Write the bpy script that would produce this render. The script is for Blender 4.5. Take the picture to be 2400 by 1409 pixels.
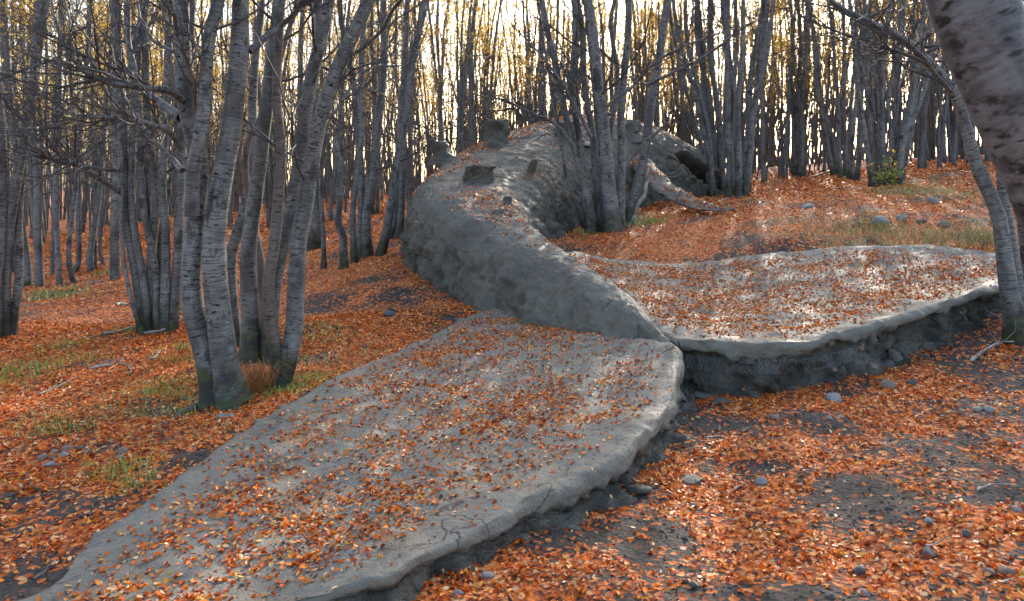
import bpy, math, random
import numpy as np
from mathutils import Vector
from mathutils.bvhtree import BVHTree

random.seed(7)
RNG = np.random.default_rng(11)
scene = bpy.context.scene
COL = scene.collection
for o in list(bpy.data.objects):
    bpy.data.objects.remove(o)

# ------------------------------------------------------------------ camera
CZ = 1.75            # eye height above the ground sheet's zero
F = 1750.0           # focal length in photograph pixels (2400 wide)
HZ = 420.0           # photograph row of the horizon
cam = bpy.data.cameras.new('camera')
cam_o = bpy.data.objects.new('camera', cam)
COL.objects.link(cam_o)
cam.sensor_width = 36.0
cam.lens = 36.0 * F / 2400.0
cam.shift_y = -(704.5 - HZ) / 2400.0
cam.clip_start = 0.05
cam.clip_end = 2000
cam.dof.use_dof = True
cam.dof.focus_distance = 7.5
cam.dof.aperture_fstop = 5.6
cam_o.location = (0, 0, CZ)
cam_o.rotation_euler = (math.radians(90), 0, 0)
scene.camera = cam_o

# ------------------------------------------------------------------ sky and sun
SUN_EL, SUN_AZ = math.radians(22), math.radians(19)
world = bpy.data.worlds.new('World')
scene.world = world
world.use_nodes = True
wn, wl = world.node_tree.nodes, world.node_tree.links
sky = wn.new('ShaderNodeTexSky')
sky.sky_type = 'NISHITA'
sky.sun_disc = False
sky.sun_elevation = SUN_EL
sky.sun_rotation = SUN_AZ
sky.dust_density = 3.4
sky.air_density = 1.0
sky.ozone_density = 1.0
wl.new(sky.outputs[0], wn['Background'].inputs[0])
wn['Background'].inputs[1].default_value = 0.15
sun = bpy.data.lights.new('sun', 'SUN')
sun.energy = 2.6
sun.angle = math.radians(0.53)
sun.color = (1.0, 0.9, 0.76)
sun_o = bpy.data.objects.new('sun', sun)
COL.objects.link(sun_o)
sdir = Vector((math.sin(SUN_AZ) * math.cos(SUN_EL), math.cos(SUN_AZ) * math.cos(SUN_EL), math.sin(SUN_EL)))
sun_o.rotation_euler = sdir.to_track_quat('Z', 'Y').to_euler()
sun_o.location = (20, 60, 30)

vs = scene.view_settings
vs.view_transform = 'Standard'
vs.look = 'None'
vs.gamma = 1
vs.use_curve_mapping = False
vs.exposure = 2.25
scene.cycles.use_adaptive_sampling = True
scene.cycles.adaptive_threshold = 0.025
scene.cycles.max_bounces = 5
scene.cycles.diffuse_bounces = 3
scene.cycles.glossy_bounces = 2
scene.cycles.transmission_bounces = 3
scene.cycles.caustics_reflective = False
scene.cycles.caustics_refractive = False

# ------------------------------------------------------------------ helpers
def tag(o, label=None, cat=None, group=None, kind=None):
    if label: o['label'] = label
    if cat: o['category'] = cat
    if group: o['group'] = group
    if kind or cat: o['kind'] = kind or 'thing'
    return o

def empty(name, loc=(0, 0, 0)):
    o = bpy.data.objects.new(name, None)
    o.empty_display_size = 0.2
    COL.objects.link(o)
    o.location = loc
    return o

def link(name, mesh, parent=None):
    o = bpy.data.objects.new(name, mesh)
    COL.objects.link(o)
    if parent is not None:
        o.parent = parent
    return o

def make_mesh(name, V, faces, mat, vec=None, col=None, smooth=True, extra=None):
    """faces: list of (n,k) int arrays."""
    V = np.asarray(V, dtype=np.float32)
    me = bpy.data.meshes.new(name)
    me.vertices.add(len(V))
    me.vertices.foreach_set('co', V.ravel())
    faces = [np.asarray(f, dtype=np.int32) for f in faces if len(f)]
    loops = np.concatenate([f.ravel() for f in faces])
    counts = np.concatenate([np.full(len(f), f.shape[1], dtype=np.int32) for f in faces])
    starts = np.concatenate([[0], np.cumsum(counts)[:-1]]).astype(np.int32)
    me.loops.add(len(loops))
    me.loops.foreach_set('vertex_index', loops)
    me.polygons.add(len(counts))
    me.polygons.foreach_set('loop_start', starts)
    if smooth:
        me.polygons.foreach_set('use_smooth', np.ones(len(counts), dtype=bool))
    if vec is not None:
        a = me.attributes.new('bark_co', 'FLOAT_VECTOR', 'POINT')
        a.data.foreach_set('vector', np.asarray(vec, dtype=np.float32).ravel())
    if col is not None:
        a = me.attributes.new('col', 'FLOAT_COLOR', 'POINT')
        c = np.ones((len(V), 4), dtype=np.float32)
        c[:, :3] = col
        a.data.foreach_set('color', c.ravel())
    if extra:
        for k, v in extra.items():
            a = me.attributes.new(k, 'FLOAT', 'POINT')
            a.data.foreach_set('value', np.asarray(v, dtype=np.float32).ravel())
    me.update(calc_edges=True)
    if mat is not None:
        me.materials.append(mat)
    return me

def _hash(ix, iy, iz, seed):
    h = (ix * 374761393 + iy * 668265263 + iz * 2147483647 + seed * 974634777) & 0xffffffff
    h = ((h ^ (h >> 13)) * 1274126177) & 0xffffffff
    h = ((h ^ (h >> 16)) * 2246822519) & 0xffffffff
    return ((h ^ (h >> 15)) & 0xffffff) / float(0xffffff) * 2 - 1

def vnoise(p, seed=0):
    p = np.asarray(p, dtype=np.float64)
    i = np.floor(p).astype(np.int64)
    f = p - i
    w = f * f * f * (f * (f * 6 - 15) + 10)
    r = 0
    for dx in (0, 1):
        wx = w[:, 0] if dx else 1 - w[:, 0]
        for dy in (0, 1):
            wy = w[:, 1] if dy else 1 - w[:, 1]
            for dz in (0, 1):
                wz = w[:, 2] if dz else 1 - w[:, 2]
                r = r + wx * wy * wz * _hash(i[:, 0] + dx, i[:, 1] + dy, i[:, 2] + dz, seed)
    return r

def fbm(p, octaves=3, seed=0, gain=0.5):
    p = np.asarray(p, dtype=np.float64)
    s, a = 0, 1.0
    for k in range(octaves):
        s = s + a * vnoise(p * (2.03 ** k) + 17.3 * k, seed + k)
        a *= gain
    return s

def catmull(P, n):
    P = np.asarray(P, dtype=float)
    Q = np.vstack([2 * P[0] - P[1], P, 2 * P[-1] - P[-2]])
    m = len(P) - 1
    t = np.linspace(0, m, n)
    k = np.minimum(t.astype(int), m - 1)
    f = (t - k)[:, None]
    a, b, c, d = Q[k], Q[k + 1], Q[k + 2], Q[k + 3]
    return 0.5 * (2 * b + (c - a) * f + (2 * a - 5 * b + 4 * c - d) * f ** 2 + (3 * b - a - 3 * c + d) * f ** 3)

def catmull_even(P, n):
    """catmull, resampled evenly by arc length of the first three columns"""
    D = catmull(P, max(200, n * 4))
    L = np.concatenate([[0], np.cumsum(np.linalg.norm(np.diff(D[:, :3], axis=0), axis=1))])
    s = np.linspace(0, L[-1], n)
    return np.stack([np.interp(s, L, D[:, c]) for c in range(D.shape[1])], axis=1)

def PX(u, v, d):
    return np.array([(u - 1200.0) / F * d, d, CZ + (HZ - v) / F * d])

# ------------------------------------------------------------------ terrain
_g = [(1700, 1409, 3.0), (2300, 1409, 2.9), (700, 1409, 3.1), (90, 1409, 3.1), (1610, 945, 5.95), (1800, 930, 6.0), (1950, 905, 6.1), (2100, 872, 6.3), (2380, 770, 7.0),
      (1600, 1065, 4.8), (1400, 1195, 4.02), (1200, 1275, 3.58), (1000, 1335, 3.32), (1140, 735, 9.0), (960, 695, 10.2), (930, 600, 13.2), (830, 615, 13.6), (1400, 550, 12.6), (1700, 455, 19), (1990, 415, 24),
      (2080, 432, 18.5), (2280, 382, 22), (1600, 600, 10.3), (2320, 575, 9.3), (540, 945, 5.9), (340, 775, 8.9), (10, 785, 8.8),
      (150, 668, 14), (480, 500, 30), (60, 560, 30), (880, 485, 22), (0, 1100, 4.7)]
_g = [PX(*g) for g in _g]
_g += [np.array(p, dtype=float) + (0, 0, CZ) for p in
       [(0, 45, -0.3), (30, 45, 1.6), (-35, 45, -3), (0, 90, -0.2), (60, 90, 2.5), (-60, 90, -4), (0, -6, -1.75), (-9, -6, -2.15), (9, -6, -1.25),
        (10, 5, -0.95), (-10, 5, -2.2)]]
_g = np.array(_g)
def _k(r2):
    return np.where(r2 > 1e-12, r2 * np.log(np.maximum(r2, 1e-12)) * 0.5, 0)
_n = len(_g)
_A = np.zeros((_n + 3, _n + 3))
_d2 = ((_g[:, None, :2] - _g[None, :, :2]) ** 2).sum(-1)
_A[:_n, :_n] = _k(_d2) + np.eye(_n) * 0.4
_A[:_n, _n] = 1
_A[:_n, _n + 1:] = _g[:, :2]
_A[_n:, :_n] = _A[:_n, _n:].T
_w = np.linalg.solve(_A, np.concatenate([_g[:, 2], [0, 0, 0]]))
MOUNDS = []
def gz(x, y):
    x = np.asarray(x, dtype=float); y = np.asarray(y, dtype=float)
    sh = x.shape
    x, y = x.ravel(), y.ravel()
    xc, yc = np.clip(x, -60, 60), np.clip(y, -8, 90)
    z = _w[_n] + _w[_n + 1] * xc + _w[_n + 2] * yc
    for i in range(_n):
        z = z + _w[i] * _k((xc - _g[i, 0]) ** 2 + (yc - _g[i, 1]) ** 2)
    for mx, my, mr, mh in MOUNDS:
        z = z + mh * np.exp(-((x - mx) ** 2 + ((y - my) / 0.8) ** 2) / mr ** 2)
    pz = np.zeros_like(x)
    z = z + 0.05 * vnoise(np.stack([x * 0.8, y * 0.8, pz], 1), 3) + 0.022 * vnoise(np.stack([x * 2.9, y * 2.9, pz], 1), 4)
    return z.reshape(sh)

def gpx(u, v, d0=2.0, d1=70.0):
    """ground point seen at photograph pixel (u, v)"""
    d = np.exp(np.linspace(math.log(d0), math.log(d1), 500))
    x = (u - 1200.0) / F * d
    ray = CZ + (HZ - v) / F * d
    below = np.nonzero(ray < gz(x, d))[0]
    dd = d[below[0]] if len(below) else 30.0
    return np.array([(u - 1200.0) / F * dd, dd, float(gz(np.array([(u - 1200.0) / F * dd]), np.array([dd]))[0])])

for u, v, r, h in [(1850, 578, 0.55, 0.16), (2060, 522, 0.5, 0.14), (880, 690, 0.6, 0.12), (1560, 485, 0.5, 0.05), (1290, 580, .4, .08), (2240, 425, 1.2, .2), (1880, 985, .35, .05)]:
    g = gpx(u, v)
    MOUNDS.append((g[0], g[1], r, h))
SOIL = [gpx(u, v).tolist()[:2] + [rx, ry] for u, v, rx, ry in
        [(1680, 1080, .36, .22), (1860, 1120, .34, .22), (1500, 1335, .45, .16), (1270, 1370, .3, .12), (1900, 1290, .32, .14), (1860, 975, .6, .16), (1640, 955, .5, .2),
         (880, 672, 1.0, .55), (1050, 735, .8, .35), (290, 1195, .25, .15), (480, 1075, .22, .12), (1850, 560, .8, .45), (2060, 515, .6, .3), (2200, 410, 2.0, 1.0),
         (1960, 1060, .3, .2), (2000, 1180, .3, .2), (1560, 480, .6, .5), (1600, 1240, .25, .2), (90, 1180, .22, .12), (1290, 575, .6, .5), (60, 1390, .25, .12),
         (980, 570, .6, .6), (2140, 470, .7, .4), (2250, 620, .9, .4), (1740, 1390, .3, .1), (1300, 1280, .2, .12), (1800, 1230, .22, .16)]]
def litter(x, y):
    """how much of the ground the fallen leaves cover, 0..1"""
    x = np.asarray(x, dtype=float); y = np.asarray(y, dtype=float)
    p = np.stack([x, y, x * 0], 1)
    n = fbm(p * 1.5, 3, 21)
    m = 0.92 + 0.55 * n
    near = np.clip((6.5 - y) / 2.0, 0, 1) * np.clip((x + 0.2) / 0.6, 0, 1)
    m = m - near * (0.27 + 0.55 * np.clip(fbm(p * 3.1, 2, 33), -0.4, 1))
    n2 = fbm(p * 6.0, 3, 27)
    for sx, sy, rx, ry in SOIL:
        q = ((x - sx) / rx) ** 2 + ((y - sy) / ry) ** 2
        q = np.maximum(q * (1 + 0.5 * n) + 0.7 * n2, 0)
        m = m - 0.45 * np.exp(-q ** 1.2)
    m = m + 0.22 * n2
    return np.clip(m, 0.2, 1)

# ------------------------------------------------------------------ materials
def mat_new(name):
    m = bpy.data.materials.new(name)
    m.use_nodes = True
    nt = m.node_tree
    return m, nt.nodes, nt.links, nt.nodes['Principled BSDF']

def nd(nodes, t, **kw):
    n = nodes.new(t)
    for k, v in kw.items():
        if k.startswith('i_'):
            key = k[2:]
            key = int(key) if key.isdigit() else key.replace('_', ' ')
            n.inputs[key].default_value = v
        else:
            setattr(n, k, v)
    return n

def ramp(nodes, stops):
    r = nodes.new('ShaderNodeValToRGB')
    e = r.color_ramp.elements
    while len(e) < len(stops):
        e.new(0.5)
    for k, (p, c) in enumerate(stops):
        e[k].position = p
        e[k].color = (*c, 1) if len(c) == 3 else c
    return r

def mix(nodes, links, fac, a, b, mode='MIX'):
    m = nodes.new('ShaderNodeMix')
    m.data_type = 'RGBA'
    m.blend_type = mode
    for sock, val in ((m.inputs[0], fac), (m.inputs[6], a), (m.inputs[7], b)):
        if hasattr(val, 'is_linked') or isinstance(val, bpy.types.NodeSocket):
            links.new(val, sock)
        elif isinstance(val, (tuple, list)):
            sock.default_value = (*val, 1) if len(val) == 3 else val
        else:
            sock.default_value = val
    return m.outputs[2]

def bark_material(name, base, pale, dark, stripe=0.6, sst=(9, 9, 95), sle=(20, 20, 55), sbl=(5.0, 5.0, 2.2), tbl=0.52):
    m, n, l, b = mat_new(name)
    at = nd(n, 'ShaderNodeAttribute', attribute_name='bark_co')
    def noise(scale, detail=3, rough=0.55):
        mp = nd(n, 'ShaderNodeMapping')
        mp.inputs['Scale'].default_value = scale
        l.new(at.outputs['Vector'], mp.inputs['Vector'])
        t = nd(n, 'ShaderNodeTexNoise', i_Scale=1.0, i_Detail=detail, i_Roughness=rough)
        l.new(mp.outputs[0], t.inputs['Vector'])
        return t.outputs['Fac']
    big = noise((5, 5, 2.2), 3)
    r0 = ramp(n, [(0.3, base), (0.7, pale)])
    l.new(big, r0.inputs[0])
    c = r0.outputs[0]
    st = noise(sst, 2)
    r1 = ramp(n, [(0.36, (1, 1, 1)), (0.50, (0, 0, 0))])
    l.new(st, r1.inputs[0])
    fac1 = nd(n, 'ShaderNodeMath', operation='MULTIPLY', i_1=stripe)
    l.new(r1.outputs[0], fac1.inputs[0])
    c = mix(n, l, fac1.outputs[0], c, tuple(x * 0.36 for x in base))
    # short black lenticels
    le = noise(sle, 2)
    r2 = ramp(n, [(0.60, (0, 0, 0)), (0.66, (1, 1, 1))])
    l.new(le, r2.inputs[0])
    c = mix(n, l, r2.outputs[0], c, dark)
    # black weathered blotches
    bl = noise(sbl, 6, 0.72)
    r3 = ramp(n, [(tbl, (0, 0, 0)), (tbl + 0.10, (1, 1, 1))])
    l.new(bl, r3.inputs[0])
    fac3 = nd(n, 'ShaderNodeMath', operation='MULTIPLY', i_1=0.85)
    l.new(r3.outputs[0], fac3.inputs[0])
    c = mix(n, l, fac3.outputs[0], c, dark)
    vs_ = noise((7, 7, 0.9), 5, 0.65)
    r5 = ramp(n, [(0.50, (0, 0, 0)), (0.68, (1, 1, 1))])
    l.new(vs_, r5.inputs[0])
    fac5 = nd(n, 'ShaderNodeMath', operation='MULTIPLY', i_1=0.7)
    l.new(r5.outputs[0], fac5.inputs[0])
    c = mix(n, l, fac5.outputs[0], c, tuple(0.5 * x for x in base))
    # moss and dark rough bark at the foot
    sep = nd(n, 'ShaderNodeSeparateXYZ')
    l.new(at.outputs['Vector'], sep.inputs[0])
    foot = nd(n, 'ShaderNodeMapRange', i_1=0.2, i_2=1.0, i_3=1.0, i_4=0.0)
    l.new(sep.outputs['Z'], foot.inputs[0])
    mn = noise((7, 7, 5), 4, 0.7)
    ad = nd(n, 'ShaderNodeMath', operation='MULTIPLY')
    l.new(foot.outputs[0], ad.inputs[0]); l.new(mn, ad.inputs[1])
    r4 = ramp(n, [(0.28, (0, 0, 0)), (0.46, (1, 1, 1))])
    l.new(ad.outputs[0], r4.inputs[0])
    mg = ramp(n, [(0.42, (0.022, 0.019, 0.017)), (0.62, (0.04, 0.05, 0.012))])
    l.new(noise((16, 16, 14), 2), mg.inputs[0])
    c = mix(n, l, r4.outputs[0], c, mg.outputs[0])
    l.new(c, b.inputs['Base Color'])
    b.inputs['Roughness'].default_value = 0.62
    b.inputs['Specular IOR Level'].default_value = 0.35
    bp = nd(n, 'ShaderNodeBump', i_Strength=0.5, i_Distance=0.012)
    hs = nd(n, 'ShaderNodeMath', operation='ADD')
    l.new(st, hs.inputs[0]); l.new(noise((30, 30, 22), 3), hs.inputs[1])
    l.new(hs.outputs[0], bp.inputs['Height'])
    l.new(bp.outputs[0], b.inputs['Normal'])
    return m

BARK = bark_material('beech_bark', (0.055, 0.052, 0.048), (0.285, 0.272, 0.252), (0.008, 0.007, 0.006), 0.7)
BARK_BROWN = bark_material('young_beech_bark', (0.10, 0.075, 0.06), (0.22, 0.175, 0.145), (0.02, 0.016, 0.013), 0.45)
BARK_PALE = bark_material('pale_beech_bark', (0.06, 0.06, 0.06), (0.215, 0.215, 0.215), (0.013, 0.012, 0.011), 0.55, (14, 14, 40), (18, 18, 42), (15, 15, 19), 0.53)
BARK_FAR = bark_material('distant_beech_bark', (0.065, 0.063, 0.06), (0.23, 0.224, 0.215), (0.010, 0.009, 0.008), 0.5)

def simple_bark(name, c1, c2):
    m, n, l, b = mat_new(name)
    at = nd(n, 'ShaderNodeAttribute', attribute_name='bark_co')
    t = nd(n, 'ShaderNodeTexNoise', i_Scale=9.0, i_Detail=2.0)
    l.new(at.outputs['Vector'], t.inputs['Vector'])
    r = ramp(n, [(0.35, c1), (0.65, c2)])
    l.new(t.outputs['Fac'], r.inputs[0])
    l.new(r.outputs[0], b.inputs['Base Color'])
    b.inputs['Roughness'].default_value = 0.6
    return m
TWIG = simple_bark('twig_bark', (0.018, 0.016, 0.014), (0.065, 0.06, 0.055))
DEADWOOD = simple_bark('dead_wood', (0.10, 0.085, 0.07), (0.30, 0.27, 0.24))

def leaf_material(name, transl, rough=0.5, sat=1.0):
    m, n, l, b = mat_new(name)
    at = nd(n, 'ShaderNodeAttribute', attribute_name='col')
    l.new(at.outputs['Color'], b.inputs['Base Color'])
    b.inputs['Roughness'].default_value = rough
    b.inputs['Specular IOR Level'].default_value = 0.2
    tr = nd(n, 'ShaderNodeBsdfTranslucent')
    l.new(at.outputs['Color'], tr.inputs['Color'])
    mx = nd(n, 'ShaderNodeMixShader')
    mx.inputs[0].default_value = transl
    l.new(b.outputs[0], mx.inputs[1]); l.new(tr.outputs[0], mx.inputs[2])
    l.new(mx.outputs[0], n['Material Output'].inputs['Surface'])
    return m
LEAF = leaf_material('fallen_leaf', 0.15, 0.42)
FOLIAGE = leaf_material('yellow_foliage', 0.5)
GRASS = leaf_material('grass_blade', 0.3, 0.55)

def clay_material():
    m, n, l, b = mat_new('wet_clay')
    tc = nd(n, 'ShaderNodeTexCoord')
    def noise(scale, detail=4, rough=0.6, vec=None):
        t = nd(n, 'ShaderNodeTexNoise', i_Scale=scale, i_Detail=detail, i_Roughness=rough)
        l.new(vec if vec else tc.outputs['Object'], t.inputs['Vector'])
        return t.outputs['Fac']
    r = ramp(n, [(0.28, (0.066, 0.059, 0.044)), (0.5, (0.138, 0.127, 0.1)), (0.72, (0.205, 0.191, 0.157))])
    l.new(noise(2.6, 8, 0.7), r.inputs[0])
    c = r.outputs[0]
    # rusty brown seepage on the flanks
    r2 = ramp(n, [(0.56, (0, 0, 0)), (0.72, (1, 1, 1))])
    l.new(noise(0.9, 4, 0.65), r2.inputs[0])
    f2 = nd(n, 'ShaderNodeMath', operation='MULTIPLY', i_1=0.4)
    l.new(r2.outputs[0], f2.inputs[0])
    c = mix(n, l, f2.outputs[0], c, (0.105, 0.078, 0.045))
    # pits and specks
    r3 = ramp(n, [(0.57, (0, 0, 0)), (0.68, (1, 1, 1))])
    l.new(noise(24, 5, 0.7), r3.inputs[0])
    gr0 = nd(n, 'ShaderNodeAttribute', attribute_name='grit')
    f3 = nd(n, 'ShaderNodeMath', operation='MULTIPLY')
    l.new(r3.outputs[0], f3.inputs[0]); l.new(gr0.outputs['Fac'], f3.inputs[1])
    c = mix(n, l, f3.outputs[0], c, (0.05, 0.046, 0.04))
    # damp patches, and sparse drying cracks
    r6 = ramp(n, [(0.50, (0, 0, 0)), (0.62, (1, 1, 1))])
    l.new(noise(1.3, 6, 0.7), r6.inputs[0])
    f6 = nd(n, 'ShaderNodeMath', operation='MULTIPLY', i_1=0.35)
    l.new(r6.outputs[0], f6.inputs[0])
    c = mix(n, l, f6.outputs[0], c, (0.062, 0.057, 0.047))
    wv = nd(n, 'ShaderNodeTexNoise', i_Scale=3.0, i_Detail=3.0)
    l.new(tc.outputs['Object'], wv.inputs['Vector'])
    wm = nd(n, 'ShaderNodeVectorMath', operation='MULTIPLY_ADD')
    wm.inputs[1].default_value = (0.5, 0.5, 0.5)
    l.new(wv.outputs['Color'], wm.inputs[0]); l.new(tc.outputs['Object'], wm.inputs[2])
    vc = nd(n, 'ShaderNodeTexVoronoi', feature='DISTANCE_TO_EDGE', i_Scale=2.2)
    l.new(wm.outputs[0], vc.inputs['Vector'])
    r7 = ramp(n, [(0.006, (1, 1, 1)), (0.016, (0, 0, 0))])
    l.new(vc.outputs['Distance'], r7.inputs[0])
    r8 = ramp(n, [(0.50, (0, 0, 0)), (0.60, (1, 1, 1))])
    l.new(noise(0.9, 3), r8.inputs[0])
    f7 = nd(n, 'ShaderNodeMath', operation='MULTIPLY')
    l.new(r7.outputs[0], f7.inputs[0]); l.new(r8.outputs[0], f7.inputs[1])
    c = mix(n, l, f7.outputs[0], c, (0.03, 0.027, 0.022))
    at = nd(n, 'ShaderNodeAttribute', attribute_name='mud')  # wet earth, plus shade painted on the body's inner side
    mud_shade_c = ramp(n, [(0.35, (0.012, 0.0105, 0.008)), (0.6, (0.075, 0.067, 0.052))])
    l.new(noise(5, 5, 0.7), mud_shade_c.inputs[0])
    c = mix(n, l, at.outputs['Fac'], c, mud_shade_c.outputs[0])
    l.new(c, b.inputs['Base Color'])
    rr = nd(n, 'ShaderNodeMapRange', i_1=0.35, i_2=0.65, i_3=0.5, i_4=0.85)
    l.new(noise(2.6, 4), rr.inputs[0])
    l.new(rr.outputs[0], b.inputs['Roughness'])
    b.inputs['Specular IOR Level'].default_value = 0.4
    mp = nd(n, 'ShaderNodeMapping')
    mp.inputs['Rotation'].default_value = (0, 0, 0.7)
    mp.inputs['Scale'].default_value = (6, 13, 10)
    l.new(tc.outputs['Object'], mp.inputs['Vector'])
    h1 = noise(1.0, 3, 0.6, mp.outputs[0])
    h2 = noise(28, 4, 0.65)
    ad0 = nd(n, 'ShaderNodeMath', operation='ADD')
    l.new(h1, ad0.inputs[0]); l.new(h2, ad0.inputs[1])
    h3 = noise(8, 5, 0.7)
    ad = nd(n, 'ShaderNodeMath', operation='MULTIPLY_ADD', i_1=1.6)
    l.new(h3, ad.inputs[0]); l.new(ad0.outputs[0], ad.inputs[2])
    gr = nd(n, 'ShaderNodeAttribute', attribute_name='grit')
    bp = nd(n, 'ShaderNodeBump', i_Strength=0.9, i_Distance=0.045)
    l.new(gr.outputs['Fac'], bp.inputs['Strength'])
    l.new(ad.outputs[0], bp.inputs['Height'])
    l.new(bp.outputs[0], b.inputs['Normal'])
    return m
CLAY = clay_material()

def ground_material():
    m, n, l, b = mat_new('forest_floor')
    tc = nd(n, 'ShaderNodeTexCoord')
    at = nd(n, 'ShaderNodeAttribute', attribute_name='litter')
    vo = nd(n, 'ShaderNodeTexVoronoi', i_Scale=34.0, i_Randomness=1.0)
    l.new(tc.outputs['Object'], vo.inputs['Vector'])
    sp = nd(n, 'ShaderNodeSeparateColor')
    l.new(vo.outputs['Color'], sp.inputs[0])
    lc = ramp(n, [(0.0, (0.05, 0.018, 0.01)), (0.3, (0.26, 0.055, 0.012)), (0.6, (0.52, 0.115, 0.016)), (0.85, (0.64, 0.17, 0.024)), (1.0, (0.6, 0.33, 0.14))])
    l.new(sp.outputs[0], lc.inputs[0])
    t1 = nd(n, 'ShaderNodeTexNoise', i_Scale=7.0, i_Detail=6.0, i_Roughness=0.7)
    l.new(tc.outputs['Object'], t1.inputs['Vector'])
    so = ramp(n, [(0.3, (0.016, 0.013, 0.011)), (0.55, (0.048, 0.038, 0.031)), (0.8, (0.105, 0.088, 0.075))])
    l.new(t1.outputs['Fac'], so.inputs[0])
    th = nd(n, 'ShaderNodeMath', operation='LESS_THAN')
    pw = nd(n, 'ShaderNodeMath', operation='POWER', i_1=1.6)
    l.new(at.outputs['Fac'], pw.inputs[0])
    l.new(sp.outputs[1], th.inputs[0]); l.new(pw.outputs[0], th.inputs[1])
    f = nd(n, 'ShaderNodeMath', operation='MULTIPLY', i_1=0.85)
    l.new(th.outputs[0], f.inputs[0])
    c = mix(n, l, f.outputs[0], so.outputs[0], lc.outputs[0])
    l.new(c, b.inputs['Base Color'])
    b.inputs['Roughness'].default_value = 0.85
    b.inputs['Specular IOR Level'].default_value = 0.25
    t2 = nd(n, 'ShaderNodeTexNoise', i_Scale=40.0, i_Detail=4.0, i_Roughness=0.7)
    l.new(tc.outputs['Object'], t2.inputs['Vector'])
    ad = nd(n, 'ShaderNodeMath', operation='ADD')
    l.new(t2.outputs['Fac'], ad.inputs[0]); l.new(vo.outputs['Distance'], ad.inputs[1])
    bp = nd(n, 'ShaderNodeBump', i_Strength=0.6, i_Distance=0.02)
    l.new(ad.outputs[0], bp.inputs['Height'])
    l.new(bp.outputs[0], b.inputs['Normal'])
    return m
GROUND = ground_material()

def stone_material(name, c1, c2, c3):
    m, n, l, b = mat_new(name)
    tc = nd(n, 'ShaderNodeTexCoord')
    t = nd(n, 'ShaderNodeTexNoise', i_Scale=4.5, i_Detail=6.0, i_Roughness=0.7)
    l.new(tc.outputs['Object'], t.inputs['Vector'])
    r = ramp(n, [(0.3, c1), (0.52, c2), (0.75, c3)])
    l.new(t.outputs['Fac'], r.inputs[0])
    l.new(r.outputs[0], b.inputs['Base Color'])
    b.inputs['Roughness'].default_value = 0.7
    t2 = nd(n, 'ShaderNodeTexNoise', i_Scale=14.0, i_Detail=5.0, i_Roughness=0.7)
    l.new(tc.outputs['Object'], t2.inputs['Vector'])
    bp = nd(n, 'ShaderNodeBump', i_Strength=0.5, i_Distance=0.2)
    l.new(t2.outputs['Fac'], bp.inputs['Height'])
    l.new(bp.outputs[0], b.inputs['Normal'])
    return m
ST = {'grey': stone_material('grey_stone', (0.12, 0.115, 0.11), (0.24, 0.23, 0.22), (0.36, 0.35, 0.33)),
      'dark': stone_material('dark_stone', (0.04, 0.04, 0.042), (0.085, 0.083, 0.08), (0.15, 0.145, 0.14)),
      'brown': stone_material('brown_stone', (0.11, 0.075, 0.05), (0.22, 0.155, 0.11), (0.33, 0.26, 0.20)),
      'pale': stone_material('pale_stone', (0.15, 0.145, 0.135), (0.27, 0.26, 0.245), (0.40, 0.385, 0.365)),
      'clay': CLAY}
def plain(name, c, rough=0.6, metal=0.0):
    m, n, l, b = mat_new(name)
    t = nd(n, 'ShaderNodeTexNoise', i_Scale=30.0, i_Detail=3.0)
    r = ramp(n, [(0.3, tuple(x * 0.6 for x in c)), (0.7, c)])
    l.new(t.outputs['Fac'], r.inputs[0])
    l.new(r.outputs[0], b.inputs['Base Color'])
    b.inputs['Roughness'].default_value = rough
    b.inputs['Metallic'].default_value = metal
    return m
WIRE = plain('galvanised_wire', (0.30, 0.29, 0.27), 0.5, 0.6)

# ------------------------------------------------------------------ ground sheet
def ground():
    n = 350
    a = np.linspace(-1, 1, n)
    xs = 0.3 + np.sinh(a * 5.6) / np.sinh(5.6) * 420
    ys = 6.0 + np.sinh(a * 5.6) / np.sinh(5.6) * 420
    X, Y = np.meshgrid(xs, ys)
    x, y = X.ravel(), Y.ravel()
    z = gz(x, y)
    near = np.exp(-((x / 9) ** 2 + ((y - 6) / 9) ** 2))
    p = np.stack([x, y, x * 0], 1)
    z = z + near * (0.018 * fbm(p * 6.5, 3, 51))
    i = np.arange(n * n).reshape(n, n)
    q = np.stack([i[:-1, :-1], i[:-1, 1:], i[1:, 1:], i[1:, :-1]], -1).reshape(-1, 4)
    lt = litter(x, y)
    lt = np.where(np.hypot(x, y - 10) > 60, 0.8, lt)
    me = make_mesh('ground', np.stack([x, y, z], 1), [q], GROUND, extra={'litter': lt})
    o = link('ground', me)
    tag(o, kind='structure')
    return o
ground()

# ------------------------------------------------------------------ the clay whale
def grid_faces(n, m, flip=False):
    i = np.arange(n * m).reshape(n, m)
    q = np.stack([i[:-1, :-1], i[:-1, 1:], i[1:, 1:], i[1:, :-1]], -1).reshape(-1, 4)
    return q[:, ::-1] if flip else q

def grid_normals(V, n, m):
    G = V.reshape(n, m, 3)
    a = np.gradient(G, axis=0)
    b = np.gradient(G, axis=1)
    N = np.cross(a, b)
    N /= np.linalg.norm(N, axis=-1, keepdims=True) + 1e-9
    return N.reshape(-1, 3)

whale_root = empty('whale_sculpture', (0.4, 11.0, float(gz(np.array([0.4]), np.array([11.0]))[0])))
tag(whale_root, 'huge grey clay whale lying curled among the trees, tail flukes towards the camera', 'whale sculpture')
WR = np.array(whale_root.location)

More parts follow.
